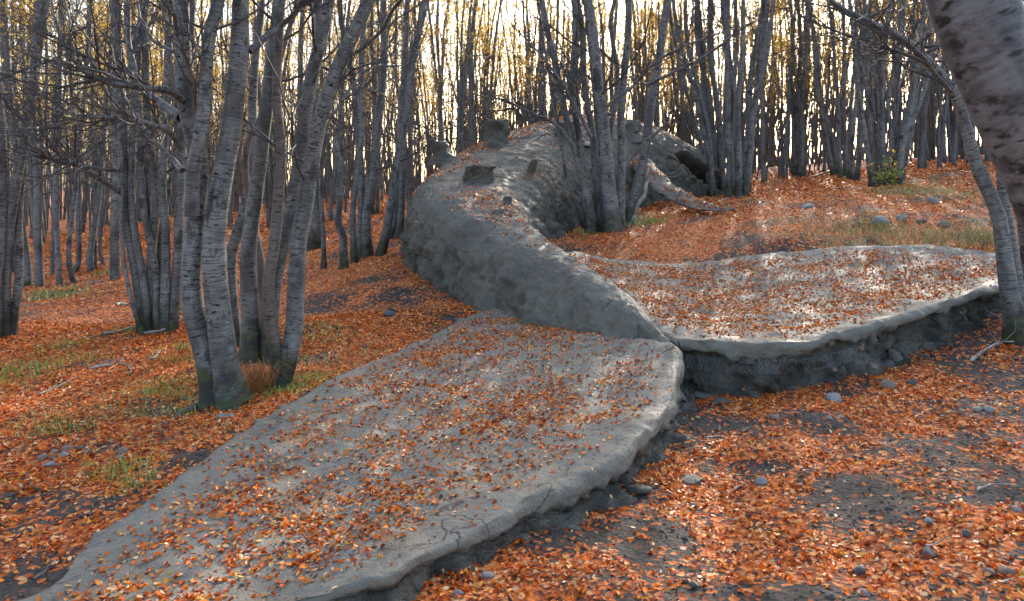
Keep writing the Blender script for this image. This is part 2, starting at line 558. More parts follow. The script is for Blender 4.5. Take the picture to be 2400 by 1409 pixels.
# x, y, top (relative to eye), half width, section exponent
SPINE = [(1.31, 6.15, -1.41, 0.06, 2.0), (1.27, 6.35, -1.32, 0.13, 2.0), (1.19, 6.70, -1.23, 0.23, 2.0), (0.98, 7.4, -1.08, 0.33, 2.3), (0.52, 8.6, -0.87, 0.44, 2.6), (0.00, 9.8, -0.62, 0.60, 2.9), (-0.50, 11.1, -0.30, 0.84, 3.6),
         (-0.62, 12.6, 0.02, 1.17, 4.0), (-0.25, 14.3, 0.54, 1.42, 3.4), (0.45, 15.9, 1.06, 1.52, 2.8), (1.5, 17.4, 1.46, 1.55, 2.5),
         (2.75, 18.7, 1.44, 1.42, 2.4), (3.8, 19.6, 1.22, 1.25, 2.5), (4.7, 20.2, 0.86, 1.05, 2.6), (5.3, 20.6, 0.42, 0.75, 2.5), (5.65, 20.8, 0.0, 0.3, 2.3)]
def whale_body():
    n, m = 540, 130
    S = catmull_even(SPINE, n)
    T = np.gradient(S[:, :2], axis=0)
    T /= np.linalg.norm(T, axis=1, keepdims=True)
    N = np.stack([T[:, 1], -T[:, 0]], 1)         # towards the inner side of the curl
    th = np.linspace(0, math.pi, m)
    c, s = np.cos(th), np.sin(th)
    e = 2.0 / S[:, 4][:, None]
    lat = S[:, 3][:, None] * np.sign(c)[None] * np.abs(c)[None] ** e
    h = np.abs(s)[None] ** e
    # outer wall leans out a little, inner wall flares to the ground
    lat = lat * (1 + 0.10 * (1 - h) * (lat > 0) * (S[:, 3][:, None] > 0.7))
    lat = lat * (1 + 0.55 * np.clip((0.72 - S[:, 3][:, None]) / 0.35, 0, 1) * (1 - h) ** 2)
    X = S[:, 0][:, None] + N[:, 0][:, None] * lat
    Y = S[:, 1][:, None] + N[:, 1][:, None] * lat
    g = gz(X, Y) - 0.15
    zt = (S[:, 2] + CZ)[:, None]
    gc = gz(S[:, 0], S[:, 1])[:, None]
    tilt = 0.0
    Z = g + h * np.maximum(zt - gc + (gc - g) * 1.0, 0.05) + tilt
    V = np.stack([X, Y, Z], -1).reshape(-1, 3)
    Nn = grid_normals(V, n, m)
    if Nn.reshape(n, m, 3)[n // 2, m // 2, 2] < 0:
        Nn = -Nn
    up = np.clip(Nn[:, 2], 0, 1)
    low = 1 - np.clip((h.reshape(-1) - 0.35) / 0.4, 0, 1)
    big = np.repeat(np.clip(S[:, 3] / 0.9, 0.25, 1), m)
    d = 0.032 * fbm(V * 1.6, 3, 61) * big
    d += (0.016 + 0.045 * low * big) * fbm(V * 7.5, 4, 65, 0.65)
    d -= 0.12 * np.clip(vnoise(V * 8.0, 68) - 0.3, 0, 1) * (1 - up)
    # trowelled ridges running across the back
    d += 0.014 * (vnoise(V * (3.0, 9.0, 3.0), 71)) * up
    # clods on the rough lower flanks
    cl = vnoise(V * 5.2, 75)
    d += 0.15 * np.clip(cl - 0.25, 0, 1) * (1 - up) * big * (0.4 + 0.6 * low)
    d += 0.06 * np.clip(vnoise(V * 12.0, 77) - 0.2, 0, 1) * (0.2 + (1 - up)) * big
    # the mouth: a deep slit along the near side of the head
    lx = np.repeat(np.linspace(0, 1, n), m)
    fr = h.reshape(-1)
    inner = np.tile(c > 0, n)
    a0, a1 = 0.808, 0.965
    thv = np.tile(th, n)
    t = (lx - a0) / (a1 - a0)
    mid = 0.56 - 0.36 * np.clip(t, 0, 1.2)
    halfh = 0.15 * np.clip(t * 4, 0, 1) ** 0.7
    q = np.abs(thv - mid) / np.maximum(halfh, 1e-3)
    mouth = np.where((t > 0) & (t < 1.2), np.clip((1.15 - q) / 0.25, 0, 1), 0)
    lip = np.where((t > -0.03) & (thv < 1.2), np.exp(-((q - 1.4) / 0.28) ** 2), 0)
    d = d * (1 - mouth) - 0.50 * mouth + 0.06 * lip * np.clip(t * 6 + .3, 0, 1)
    V = V + Nn * d[:, None]
    mud = np.clip((0.42 + low * 0.7 + 0.45 * np.tile((c > 0) * 1.0, n)) * (0.6 + 0.8 * fbm(V * 2.2, 2, 81)), 0, 0.8) * (1 - up) + 0.8 * mouth  # muddy flanks; inner side also darkened to paint its shaded hollow; mouth darker too
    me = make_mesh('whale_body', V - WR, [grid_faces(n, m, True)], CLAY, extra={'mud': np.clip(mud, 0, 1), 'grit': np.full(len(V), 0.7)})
    return link('body', me, whale_root), V, grid_faces(n, m, True)
body_o, BV, BF = whale_body()

def fluke(name, A, B, Ns, Nt, dish, skirtA, skirtB, seed, label=None):
    """A, B: edge polylines of world points (top of the edge); returns world verts too"""
    A = catmull_even(A, Ns)
    B = catmull_even(B, Ns)
    t = np.linspace(0, 1, Nt)
    G = A[:, None] * (1 - t)[None, :, None] + B[:, None] * t[None, :, None]
    wdt = np.linalg.norm(B - A, axis=1)
    G[:, :, 2] += (-dish * 4 * (t * (1 - t)))[None] * np.clip(wdt / 2.0, 0, 1)[:, None]
    p = G.reshape(-1, 3)
    G[:, :, 2] += (0.028 * fbm(p * 1.9, 3, seed) + 0.006 * fbm(p * 9, 2, seed + 5)).reshape(Ns, Nt)
    rim = np.clip((t - 0.93) / 0.07, 0, 1)[None] * np.ones((Ns, 1))
    G[:, :, 2] -= rim * (0.05 * np.clip(fbm(G.reshape(-1, 3) * 2.6, 3, seed + 41), 0, 1)).reshape(Ns, Nt)
    G[:, :, 2] = np.maximum(G[:, :, 2], gz(G[:, :, 0], G[:, :, 1]) + 0.035)
    def skirt(E, inward, prof):
        # outward horizontal direction
        tan = np.gradient(E, axis=0)
        out = np.stack([tan[:, 1], -tan[:, 0], 0 * tan[:, 0]], 1)
        out /= np.linalg.norm(out, axis=1, keepdims=True) + 1e-9
        out *= np.where((out * inward).sum(1) > 0, -1, 1)[:, None]
        # smooth direction
        k = np.ones(9) / 9
        out = np.stack([np.convolve(np.pad(out[:, c], 4, mode='edge'), k, 'valid') for c in range(3)], 1)
        g = gz(E[:, 0], E[:, 1])
        H = np.maximum(E[:, 2] - g, 0.02)
        sc = np.clip(H / 0.30, 0.15, 1.0)
        so_ = sc * (0.85 + 0.9 * fbm(E * 3.1, 3, seed + 51))
        sc = sc * (1 + 0.25 * vnoise(E * 2.3, seed + 55))
        rows = []
        for o, dz, frac in prof:
            r = E + out * (o * so_)[:, None]
            r[:, 2] = E[:, 2] - dz * sc
            if frac is not None:
                r[:, 2] = np.minimum(r[:, 2], E[:, 2] - frac * H)
            rows.append(r)
        return rows
    inA = (B - A)
    def dense(rows, E):
        allr = np.stack([E] + rows)
        nn = (len(allr) - 1) * 3 + 1
        flat = allr.reshape(len(allr), -1)
        tt = np.linspace(0, len(allr) - 1, nn)
        k = np.minimum(tt.astype(int), len(allr) - 2); f = (tt - k)[:, None]
        return list((flat[k] * (1 - f) + flat[k + 1] * f).reshape(nn, -1, 3)[1:])
    RA = dense(skirt(G[:, 0], inA, skirtA), G[:, 0])
    RB = dense(skirt(G[:, -1], -inA, skirtB), G[:, -1])
    full = np.stack(RA[::-1] + [G[:, k] for k in range(Nt)] + RB, axis=1)
    m = full.shape[1]
    V = full.reshape(-1, 3)
    Nn = grid_normals(V, Ns, m)
    if Nn.reshape(Ns, m, 3)[Ns // 3, m // 2, 2] < 0:
        Nn = -Nn
        flip = True
    else:
        flip = False
    kidx = np.tile(np.arange(m), Ns)
    sk = np.clip(np.maximum((len(RA) - 4 - kidx) / 4.0, (kidx - (len(RA) + Nt + 9)) / 6.0), 0, 1)
    lipm = np.clip(1 - np.abs(kidx - (len(RA) + Nt + 3)) / 10.0, 0, 1)
    V = V + Nn * (lipm * (0.016 * fbm(V * 2.2, 4, seed + 31, 0.5) + 0.010 * vnoise(V * 16, seed + 37)) )[:, None]
    rough = 0.055 * fbm(V * 6.5, 4, seed + 9, 0.65) + 0.06 * np.clip(vnoise(V * 9, seed + 3) - .1, 0, 1)
    H = np.repeat(np.clip((G[:, -1, 2] - gz(G[:, -1, 0], G[:, -1, 1])) / 0.3, 0.2, 1), m)
    V = V + Nn * (rough * sk * H)[:, None]
    mud = sk * np.clip(0.85 + 0.6 * fbm(V * 4, 2, seed + 13), 0.3, 1) * np.where(kidx > len(RA), 1, 0.3)
    Fc = grid_faces(Ns, m, not flip)
    # make sure the faces look up
    a, b, c = V[Fc[len(Fc) // 2, 0]], V[Fc[len(Fc) // 2, 1]], V[Fc[len(Fc) // 2, 2]]
    mid = Fc.reshape(Ns - 1, m - 1, 4)[Ns // 3, m // 2]
    nz = np.cross(V[mid[1]] - V[mid[0]], V[mid[2]] - V[mid[0]])[2]
    if nz < 0:
        Fc = Fc[:, ::-1]
    me = make_mesh('whale_' + name, V - WR, [Fc], CLAY, extra={'mud': mud, 'grit': 0.34 + 0.65 * sk})
    o = link('tail_fluke', me, whale_root)
    if label: o['label'] = label
    return o, V, Fc

def edge(lst):
    return [PX(*q) for q in lst]
LA = edge([(1180, 722, 8.7), (1130, 730, 8.75), (1000, 790, 7.75), (900, 840, 7.1), (800, 885, 6.55), (700, 938, 5.85), (600, 995, 5.28), (500, 1065, 4.72), (420, 1130, 4.28), (330, 1192, 3.95), (200, 1292, 3.49), (90, 1409, 3.08)])
LA += [np.array([-2.35, 2.65, 0.02 + float(gz(np.array([-2.35]), np.array([2.65]))[0])]), np.array([-2.9, 2.1, 0.03 + float(gz(np.array([-2.9]), np.array([2.1]))[0])])]
LB = edge([(1500, 790, 6.75), (1568, 800, 6.2), (1580, 845, 5.8), (1582, 900, 5.35), (1558, 955, 4.95), (1488, 1025, 4.45), (1400, 1088, 4.1), (1250, 1152, 3.75), (1150, 1212, 3.47), (1000, 1282, 3.2), (900, 1345, 3.0), (700, 1405, 2.86)])
LB += [np.array([-1.25, 2.55, 0.16 + float(gz(np.array([-1.25]), np.array([2.55]))[0])]), np.array([-1.9, 2.2, 0.1 + float(gz(np.array([-1.9]), np.array([2.2]))[0])]), np.array([-2.9, 2.05, 0.03 + float(gz(np.array([-2.9]), np.array([2.1]))[0])])]
SK_THIN = [(0.02, 0.005, None), (0.04, 0.02, None), (0.05, 0.05, None), (0.045, 0.12, 0.7), (0.06, 0.3, 1.4), (0.07, 0.4, 1.9)]
SK_LIP = [(0.022, 0.012, None), (0.042, 0.036, None), (0.052, 0.075, None), (0.048, 0.115, None), (0.028, 0.145, None), (0.005, 0.165, None), (-0.005, 0.19, 0.58), (0.015, 0.22, 0.72), (0.035, 0.25, 0.85), (0.07, 0.28, 0.96), (0.12, 0.32, 1.1), (0.14, 0.4, 1.5)]
flukeL, FLV, FLF = fluke('near_fluke', LA, LB, 290, 120, 0.05, SK_THIN, SK_LIP, 101, 'near tail fluke scattered with orange leaves, its thick lip curling over the soil')
RA_ = edge([(1290, 590, 9.3), (1360, 590, 9.7), (1450, 610, 9.7), (1600, 618, 9.8), (1800, 592, 9.6), (2000, 580, 9.4), (2100, 578, 9.2), (2250, 584, 8.9), (2330, 592, 8.6), (2420, 612, 8.2)])
RB_ = edge([(1540, 790, 6.5), (1600, 798, 6.2), (1700, 806, 6.05), (1800, 806, 6.0), (1900, 797, 6.05), (2000, 772, 6.25), (2100, 742, 6.55), (2200, 712, 6.9), (2340, 664, 7.4), (2420, 635, 7.9)])
SK_WALL = [(0.02, 0.012, None), (0.035, 0.035, None), (0.035, 0.06, None), (0.01, 0.085, None), (-0.03, 0.10, None), (-0.05, 0.115, None), (-0.055, 0.14, None), (-0.05, 0.2, 0.55), (-0.04, 0.24, 0.68), (-0.03, 0.27, 0.8), (0.0, 0.3, 0.92), (0.05, 0.33, 1.05), (0.10, 0.38, 1.3), (0.1, 0.4, 1.6)]
flukeR, FRV, FRF = fluke('far_fluke', RA_, RB_, 270, 105, 0.10, SK_THIN, SK_WALL, 141, 'far tail fluke with pale wet top and crumbling wall of muddy earth, wire and cobbles')

body_bvh = BVHTree.FromPolygons([tuple(v) for v in BV.tolist()], BF.tolist())
fr_bvh = BVHTree.FromPolygons([tuple(v) for v in FRV.tolist()], FRF.tolist())
fl_bvh = BVHTree.FromPolygons([tuple(v) for v in FLV.tolist()], FLF.tolist())
def hit(bvh, u, v):
    d = Vector(((u - 1200) / F, 1.0, (HZ - v) / F)).normalized()
    loc, nor, i, dist = bvh.ray_cast(Vector((0, 0, CZ)), d)
    return (np.array(loc), np.array(nor)) if loc is not None else (None, None)

def stump(u, v, d0, wpx, hpx, tilt=(0, 0), hollow=0.12, seed=0, taper=0.8):
    loc, nor = hit(body_bvh, u, v)
    if loc is None:
        loc = PX(u, v, d0)
    if nor is not None:
        loc = loc - nor * 0.06
    d = loc[1]
    r = wpx / 2 / F * d
    h = hpx / F * d
    n, m = 26, 40
    th = np.linspace(0, 2 * math.pi, m, endpoint=False)
    prof = [(-0.6, 2.6), (-0.3, 2.0), (-0.05, 1.5), (0.15, 1.18), (0.4, 1.03), (0.7, taper + 0.1), (0.95, taper + 0.03), (1.0, taper), (1.02, taper * 0.92), (1.0, taper * 0.8), (1 - hollow, taper * 0.72), (1 - hollow * 1.3, 0.01)]
    prof = catmull(prof, n)
    R = prof[:, 1][:, None] * r * np.ones(m)[None]
    Zl = prof[:, 0][:, None] * h * np.ones(m)[None]
    X = R * np.cos(th) + tilt[0] * Zl
    Y = R * np.sin(th) + tilt[1] * Zl
    V = np.stack([X, Y, Zl], -1).reshape(-1, 3)
    w = V + loc
    dn = 0.09 * fbm(w * 7, 4, 200 + seed, 0.6) * r / 0.25
    rad = np.stack([np.tile(np.cos(th), n), np.tile(np.sin(th), n), np.zeros(n * m)], 1)
    V = V + rad * dn[:, None] * np.clip(R.reshape(-1) / r, 0, 1)[:, None]
    V[:, 2] += 0.06 * h * vnoise(w * 7, 220 + seed)
    i = np.arange(n * m).reshape(n, m)
    j = np.roll(i, -1, axis=1)
    q = np.stack([i[:-1], j[:-1], j[1:], i[1:]], -1).reshape(-1, 4)
    me = make_mesh('whale_stump', V + loc - WR, [q], CLAY, extra={'mud': np.full(n * m, 0.12), 'grit': np.full(n * m, 0.8)})
    return link('stump', me, whale_root)
stump(1166, 338, 15.3, 48, 62, (0.05, 0), 0.05, 1, 0.92)
stump(1122, 428, 12.6, 66, 46, (0.10, -0.35), 0.4, 2, 0.96)
stump(1040, 366, 14.5, 36, 34, (-0.45, -0.3), 0.3, 3, 0.95)
stump(1247, 402, 13.6, 18, 32, (0.3, -0.5), 0.2, 4, 0.7)
stump(1330, 318, 16.0, 52, 34, (0.1, -0.4), 0.3, 5, 0.9)
stump(1488, 312, 18.6, 32, 34, (0.05, 0), 0.1, 6, 0.9)
stump(1170, 495, 11.6, 34, 14, (0.2, -0.4), 0.2, 7, 0.7)
stump(1185, 470, 11.9, 22, 18, (0.3, -0.3), 0.2, 9, 0.8)

def flipper():
    top = [PX(*q) for q in [(1480, 350, 17.2), (1525, 378, 16.5), (1580, 434, 15.4), (1633, 462, 14.6), (1690, 486, 13.8), (1722, 493, 13.4)]]
    bot = [PX(*q) for q in [(1462, 378, 16.6), (1508, 422, 15.6), (1541, 452, 15.0), (1595, 478, 14.3), (1650, 491, 13.7), (1722, 495, 13.35)]]
    n, m = 90, 44
    A, B = catmull_even(top, n), catmull_even(bot, n)
    th = np.linspace(0, 2 * math.pi, m, endpoint=False)
    C = (A + B) / 2
    Wd = (B - A) / 2
    thick = np.interp(np.linspace(0, 1, n), [0, 0.5, 1], [0.10, 0.06, 0.03])
    T = np.gradient(C, axis=0)
    Nn = np.cross(T, Wd)
    Nn /= np.linalg.norm(Nn, axis=1, keepdims=True) + 1e-9
    Nn *= np.sign(Nn[:, 2:3])
    V = C[:, None] + Wd[:, None] * np.cos(th)[None, :, None] + (Nn * thick[:, None])[:, None] * np.sin(th)[None, :, None]
    V = V.reshape(-1, 3)
    V[:, 2] += 0.03 * fbm(V * 5, 3, 301)
    V[:, 2] = np.maximum(V[:, 2], gz(V[:, 0], V[:, 1]) + 0.02 + 0.03 * np.tile(np.sin(th), n))
    i = np.arange(n * m).reshape(n, m)
    j = np.roll(i, -1, axis=1)
    q = np.stack([i[:-1], j[:-1], j[1:], i[1:]], -1).reshape(-1, 4)
    me = make_mesh('whale_flipper', V - WR, [q], CLAY, extra={'mud': np.zeros(n * m), 'grit': np.full(n * m, 0.8)})
    o = link('flipper', me, whale_root)
    return V, q
FPV, FPF = flipper()

def sphere_grid(n, m):
    a = np.linspace(0.0, math.pi, n)
    b = np.linspace(0, 2 * math.pi, m, endpoint=False)
    A, B_ = np.meshgrid(a, b, indexing='ij')
    V = np.stack([np.sin(A) * np.cos(B_), np.sin(A) * np.sin(B_), np.cos(A)], -1).reshape(-1, 3)
    i = np.arange(n * m).reshape(n, m)
    j = np.roll(i, -1, axis=1)
    q = np.stack([i[:-1], i[1:], j[1:], j[:-1]], -1).reshape(-1, 4)
    return V, q
def whale_eye():
    loc, nor = hit(body_bvh, 1566, 388)
    if loc is None:
        loc, nor = PX(1566, 388, 18.6), np.array([0, -1, 0])
    r = 0.17
    V, q = sphere_grid(20, 28)
    V = V * (r, r, r * 1.05)
    V += 0.02 * fbm((V + loc) * 9, 3, 320)[:, None] * V / r
    me = make_mesh('whale_eye', V + loc - nor * 0.05 - WR, [q], CLAY, extra={'mud': np.full(len(V), .5), 'grit': np.full(len(V), .8)})
    e = link('eye', me, whale_root)
    # folds of clay round the eye
    up = np.array([0, 0, 1.0]); side = np.cross(up, nor); side /= np.linalg.norm(side)
    upv = np.cross(nor, side)
    for k, (rr, a0, a1, tk) in enumerate([(0.24, 0.1, 2.9, 0.055), (0.26, 3.3, 6.0, 0.05), (0.36, 3.5, 5.7, 0.05)]):
        ang = np.linspace(a0, a1, 24)
        C = loc + (np.cos(ang) * rr)[:, None] * side + (np.sin(ang) * rr)[:, None] * upv + nor * 0.05
        m = 10
        b = np.linspace(0, 2 * math.pi, m, endpoint=False)
        rad = (C - loc); rad /= np.linalg.norm(rad, axis=1, keepdims=True)
        tk_ = tk * np.sin(np.linspace(0.15, math.pi - 0.15, 24))
        W = C[:, None] + rad[:, None] * (np.cos(b)[None, :, None] * tk_[:, None, None]) + nor * (np.sin(b)[None, :, None] * tk_[:, None, None])
        i = np.arange(24 * m).reshape(24, m); j = np.roll(i, -1, axis=1)
        qq = np.stack([i[:-1], j[:-1], j[1:], i[1:]], -1).reshape(-1, 4)
        me = make_mesh('whale_eyelid', W.reshape(-1, 3) - WR, [qq], CLAY, extra={'mud': np.full(24 * m, .3), 'grit': np.full(24 * m, .8)})
        link('eyelid', me, e)
whale_eye()

# wire netting showing where the clay has fallen off the far fluke's wall
def wire_netting(u0, u1, seed):
    segs = []
    us = np.linspace(u0, u1, int((u1 - u0) / 5) + 2)
    rows = 7
    P = {}
    for i, u in enumerate(us):
        for k in range(rows):
            vtop = np.interp(u, [1600, 1700, 1800, 1900, 2000], [828, 838, 842, 836, 812])
            uu = u + (2.5 if k % 2 else 0)
            loc, nor = hit(fr_bvh, uu, vtop + k * 5.5)
            if loc is None: continue
            P[i, k] = loc + np.array([0, -0.03, 0.0]) + RNG.normal(0, 0.003, 3)
    for (i, k), p in P.items():
        for key in ((i, k + 1), (i + (1 if k % 2 else -1), k + 1)):
            if key in P and np.linalg.norm(P[key] - p) < 0.07:
                segs.append((p, P[key]))
    return segs

# ------------------------------------------------------------------ tubes (trunks, branches, twigs, sticks)
class Tubes:
    def __init__(self):
        self.groups = {}
        self.V, self.Fq, self.A, self.n = [], [], [], 0
    def add(self, path, rad, sides, z0=20.0):
        path = np.asarray(path, dtype=float)
        self.groups.setdefault((len(path), sides), []).append((path, np.asarray(rad, dtype=float), z0))
    def flush(self):
        for (n, s), items in self.groups.items():
            Pm = np.stack([i[0] for i in items]); R = np.stack([i[1] for i in items]); z0 = np.array([i[2] for i in items])
            m = len(items)
            T = np.gradient(Pm, axis=1)
            T /= np.linalg.norm(T, axis=2, keepdims=True) + 1e-9
            ax = Pm[:, -1] - Pm[:, 0]
            ref = np.zeros((m, 3))
            ref[np.arange(m), np.argmin(np.abs(ax), axis=1)] = 1
            U = np.cross(T, ref[:, None, :])
            U /= np.linalg.norm(U, axis=2, keepdims=True) + 1e-9
            W = np.cross(T, U)
            a = np.linspace(0, 2 * math.pi, s, endpoint=False)
            ca, sa = np.cos(a), np.sin(a)
            V = Pm[:, :, None] + R[:, :, None, None] * (U[:, :, None] * ca[None, None, :, None] + W[:, :, None] * sa[None, None, :, None])
            L = np.concatenate([np.zeros((m, 1)), np.cumsum(np.linalg.norm(np.diff(Pm, axis=1), axis=2), axis=1)], axis=1)
            off = RNG.uniform(0, 40, (m, 2))
            r0 = np.median(R, axis=1)
            A = np.zeros((m, n, s, 3))
            A[..., 0] = (r0[:, None] * ca[None])[:, None, :] + off[:, 0][:, None, None]
            A[..., 1] = (r0[:, None] * sa[None])[:, None, :] + off[:, 1][:, None, None]
            A[..., 2] = L[:, :, None] + z0[:, None, None]
            idx = np.arange(m * n * s).reshape(m, n, s) + self.n
            j = np.roll(idx, -1, axis=2)
            q = np.stack([idx[:, :-1], j[:, :-1], j[:, 1:], idx[:, 1:]], -1).reshape(-1, 4)
            self.V.append(V.reshape(-1, 3)); self.A.append(A.reshape(-1, 3)); self.Fq.append(q)
            self.n += m * n * s
        self.groups = {}
    def mesh(self, name, mat, origin=(0, 0, 0), bumps=0.0, seed=0):
        self.flush()
        if not self.V: return None
        V = np.concatenate(self.V); A = np.concatenate(self.A)
        return make_mesh(name, V - np.asarray(origin), self.Fq, mat, vec=A)

def unit(v):
    return v / (np.linalg.norm(v) + 1e-9)

def grow(tb, p, d, length, r, level, rng, tips=None, upward=0.25, dens=1.0, wob=0.30):
    """a branch with side twigs; level 1 = limb, 2 = branchlet, 3 = twig"""
    npt = {1: 9, 2: 5, 3: 3}[level]
    sides = {1: 5, 2: 3, 3: 3}[level]
    step = length / (npt - 1)
    pts, dirs = [np.array(p)], []
    d = unit(np.array(d, dtype=float))
    for k in range(npt - 1):
        d = unit(d + rng.normal(0, wob, 3) * (0.5 if level == 1 else 0.8) + np.array([0, 0, upward * step * 1.1]))
        dirs.append(d)
        pts.append(pts[-1] + d * step)
    dirs.append(d)
    rad = r * np.linspace(1, 0.28, npt) ** 0.9
    tb.add(pts, np.maximum(rad, 0.0014), sides)
    if tips is not None and level >= 2:
        tips.append((pts[-1], d)); tips.append((pts[-2], d))
        if level == 2: tips.append((pts[2], d))
    if level < 3:
        n = int(rng.integers(*((6, 10) if level == 1 else (3, 6))) * dens + 0.5)
        for i in range(n):
            k = int(rng.integers(2 if level == 1 else 1, npt))
            dd = dirs[min(k, npt - 1)]
            side = unit(np.cross(dd, rng.normal(0, 1, 3)))
            nd_ = unit(dd * rng.uniform(0.5, 1.0) + side * rng.uniform(0.6, 1.1))
            grow(tb, pts[k], nd_, length * rng.uniform(0.28, 0.55), max(rad[k] * rng.uniform(0.4, 0.65), 0.0016), level + 1, rng, tips, upward, dens, wob)

def stem_path(ctrl, n, rng, wob):
    P = catmull_even(ctrl, n)
    L = np.linspace(0, 1, n)
    ph = rng.uniform(0, 6.28, 6)
    amp = wob * np.clip(L * 6, 0, 1)
    P[:, 0] += amp * (np.sin(L * 11 + ph[0]) + 0.6 * np.sin(L * 25 + ph[1]))
    P[:, 1] += amp * (np.sin(L * 9 + ph[2]) + 0.6 * np.sin(L * 23 + ph[3]))
    return P

def stem_mesh(name, path, rad, sides, mat, origin, rng, knots=6, foot_on=True):
    """one trunk: a tube with swollen foot, uneven girth, and knots"""
    n = len(path)
    L = np.concatenate([[0], np.cumsum(np.linalg.norm(np.diff(path, axis=0), axis=1))])
    tb = Tubes()
    tb.add(path, rad * (1 + foot_on * (0.6 * np.exp(-L / 0.16) + 0.2 * np.exp(-L / 0.5))), sides, 0.0 if foot_on else 6.0)
    tb.flush()
    V = tb.V[0]; A = tb.A[0]
    C = np.repeat(path, sides, axis=0)
    o = V - C
    R = np.linalg.norm(o, axis=1)
    foot = np.exp(-np.repeat(L, sides) / 0.22) * foot_on
    ang = np.tile(np.linspace(0, 2 * math.pi, sides, endpoint=False), n)
    s = 1 + 0.05 * fbm(A * (14, 14, 3.0), 3, 401) + foot * 0.32 * np.sin(ang * 3 + rng.uniform(0, 6)) + foot * 0.16 * np.sin(ang * 5 + rng.uniform(0, 6))
    for k in range(knots):
        li, ai = rng.uniform(0.3, min(L[-1], 4.5)), rng.uniform(0, 6.28)
        da = np.abs((ang - ai + math.pi) % (2 * math.pi) - math.pi)
        s = s + rng.uniform(0.06, 0.2) * np.exp(-(da / 0.5) ** 2 - ((np.repeat(L, sides) - li) / 0.05) ** 2)
    # rings where side shoots fell
    s = s + 0.035 * np.clip(np.sin(np.repeat(L, sides) * 17 + 2 * np.sin(np.repeat(L, sides) * 3.1)) - 0.8, 0, 1) * 5
    V = C + o * s[:, None]
    return make_mesh(name, V - np.asarray(origin), tb.Fq, mat, vec=A)

def leaf_cloud(centers, dirs, per, size, rng, cols, name, mat, origin, spread=0.12, ntri=2):
    C = np.repeat(np.asarray(centers), per, axis=0)
    m = len(C)
    C = C + rng.normal(0, spread, (m, 3))
    N = rng.normal(0, 1, (m, 3)); N /= np.linalg.norm(N, axis=1, keepdims=True)
    T = np.cross(N, rng.normal(0, 1, (m, 3))); T /= np.linalg.norm(T, axis=1, keepdims=True)
    B = np.cross(N, T)
    s = (size * rng.uniform(0.6, 1.3, m))[:, None]
    a = C - T * s; b = C + B * s * 0.6; c = C + T * s; d = C - B * s * 0.6
    V = np.stack([a, b + N * s * .2, c, d + N * s * .2], 1).reshape(-1, 3)
    q = np.arange(m * 4).reshape(m, 4)
    cc = np.asarray(cols)[rng.integers(0, len(cols), m)] * rng.uniform(0.75, 1.2, (m, 1))
    return make_mesh(name, V - np.asarray(origin), [q], mat, col=np.repeat(cc, 4, axis=0), smooth=False)

YELLOWS = np.array([(0.72, 0.46, 0.05), (0.80, 0.56, 0.08), (0.62, 0.36, 0.04), (0.66, 0.50, 0.09), (0.55, 0.26, 0.03)])

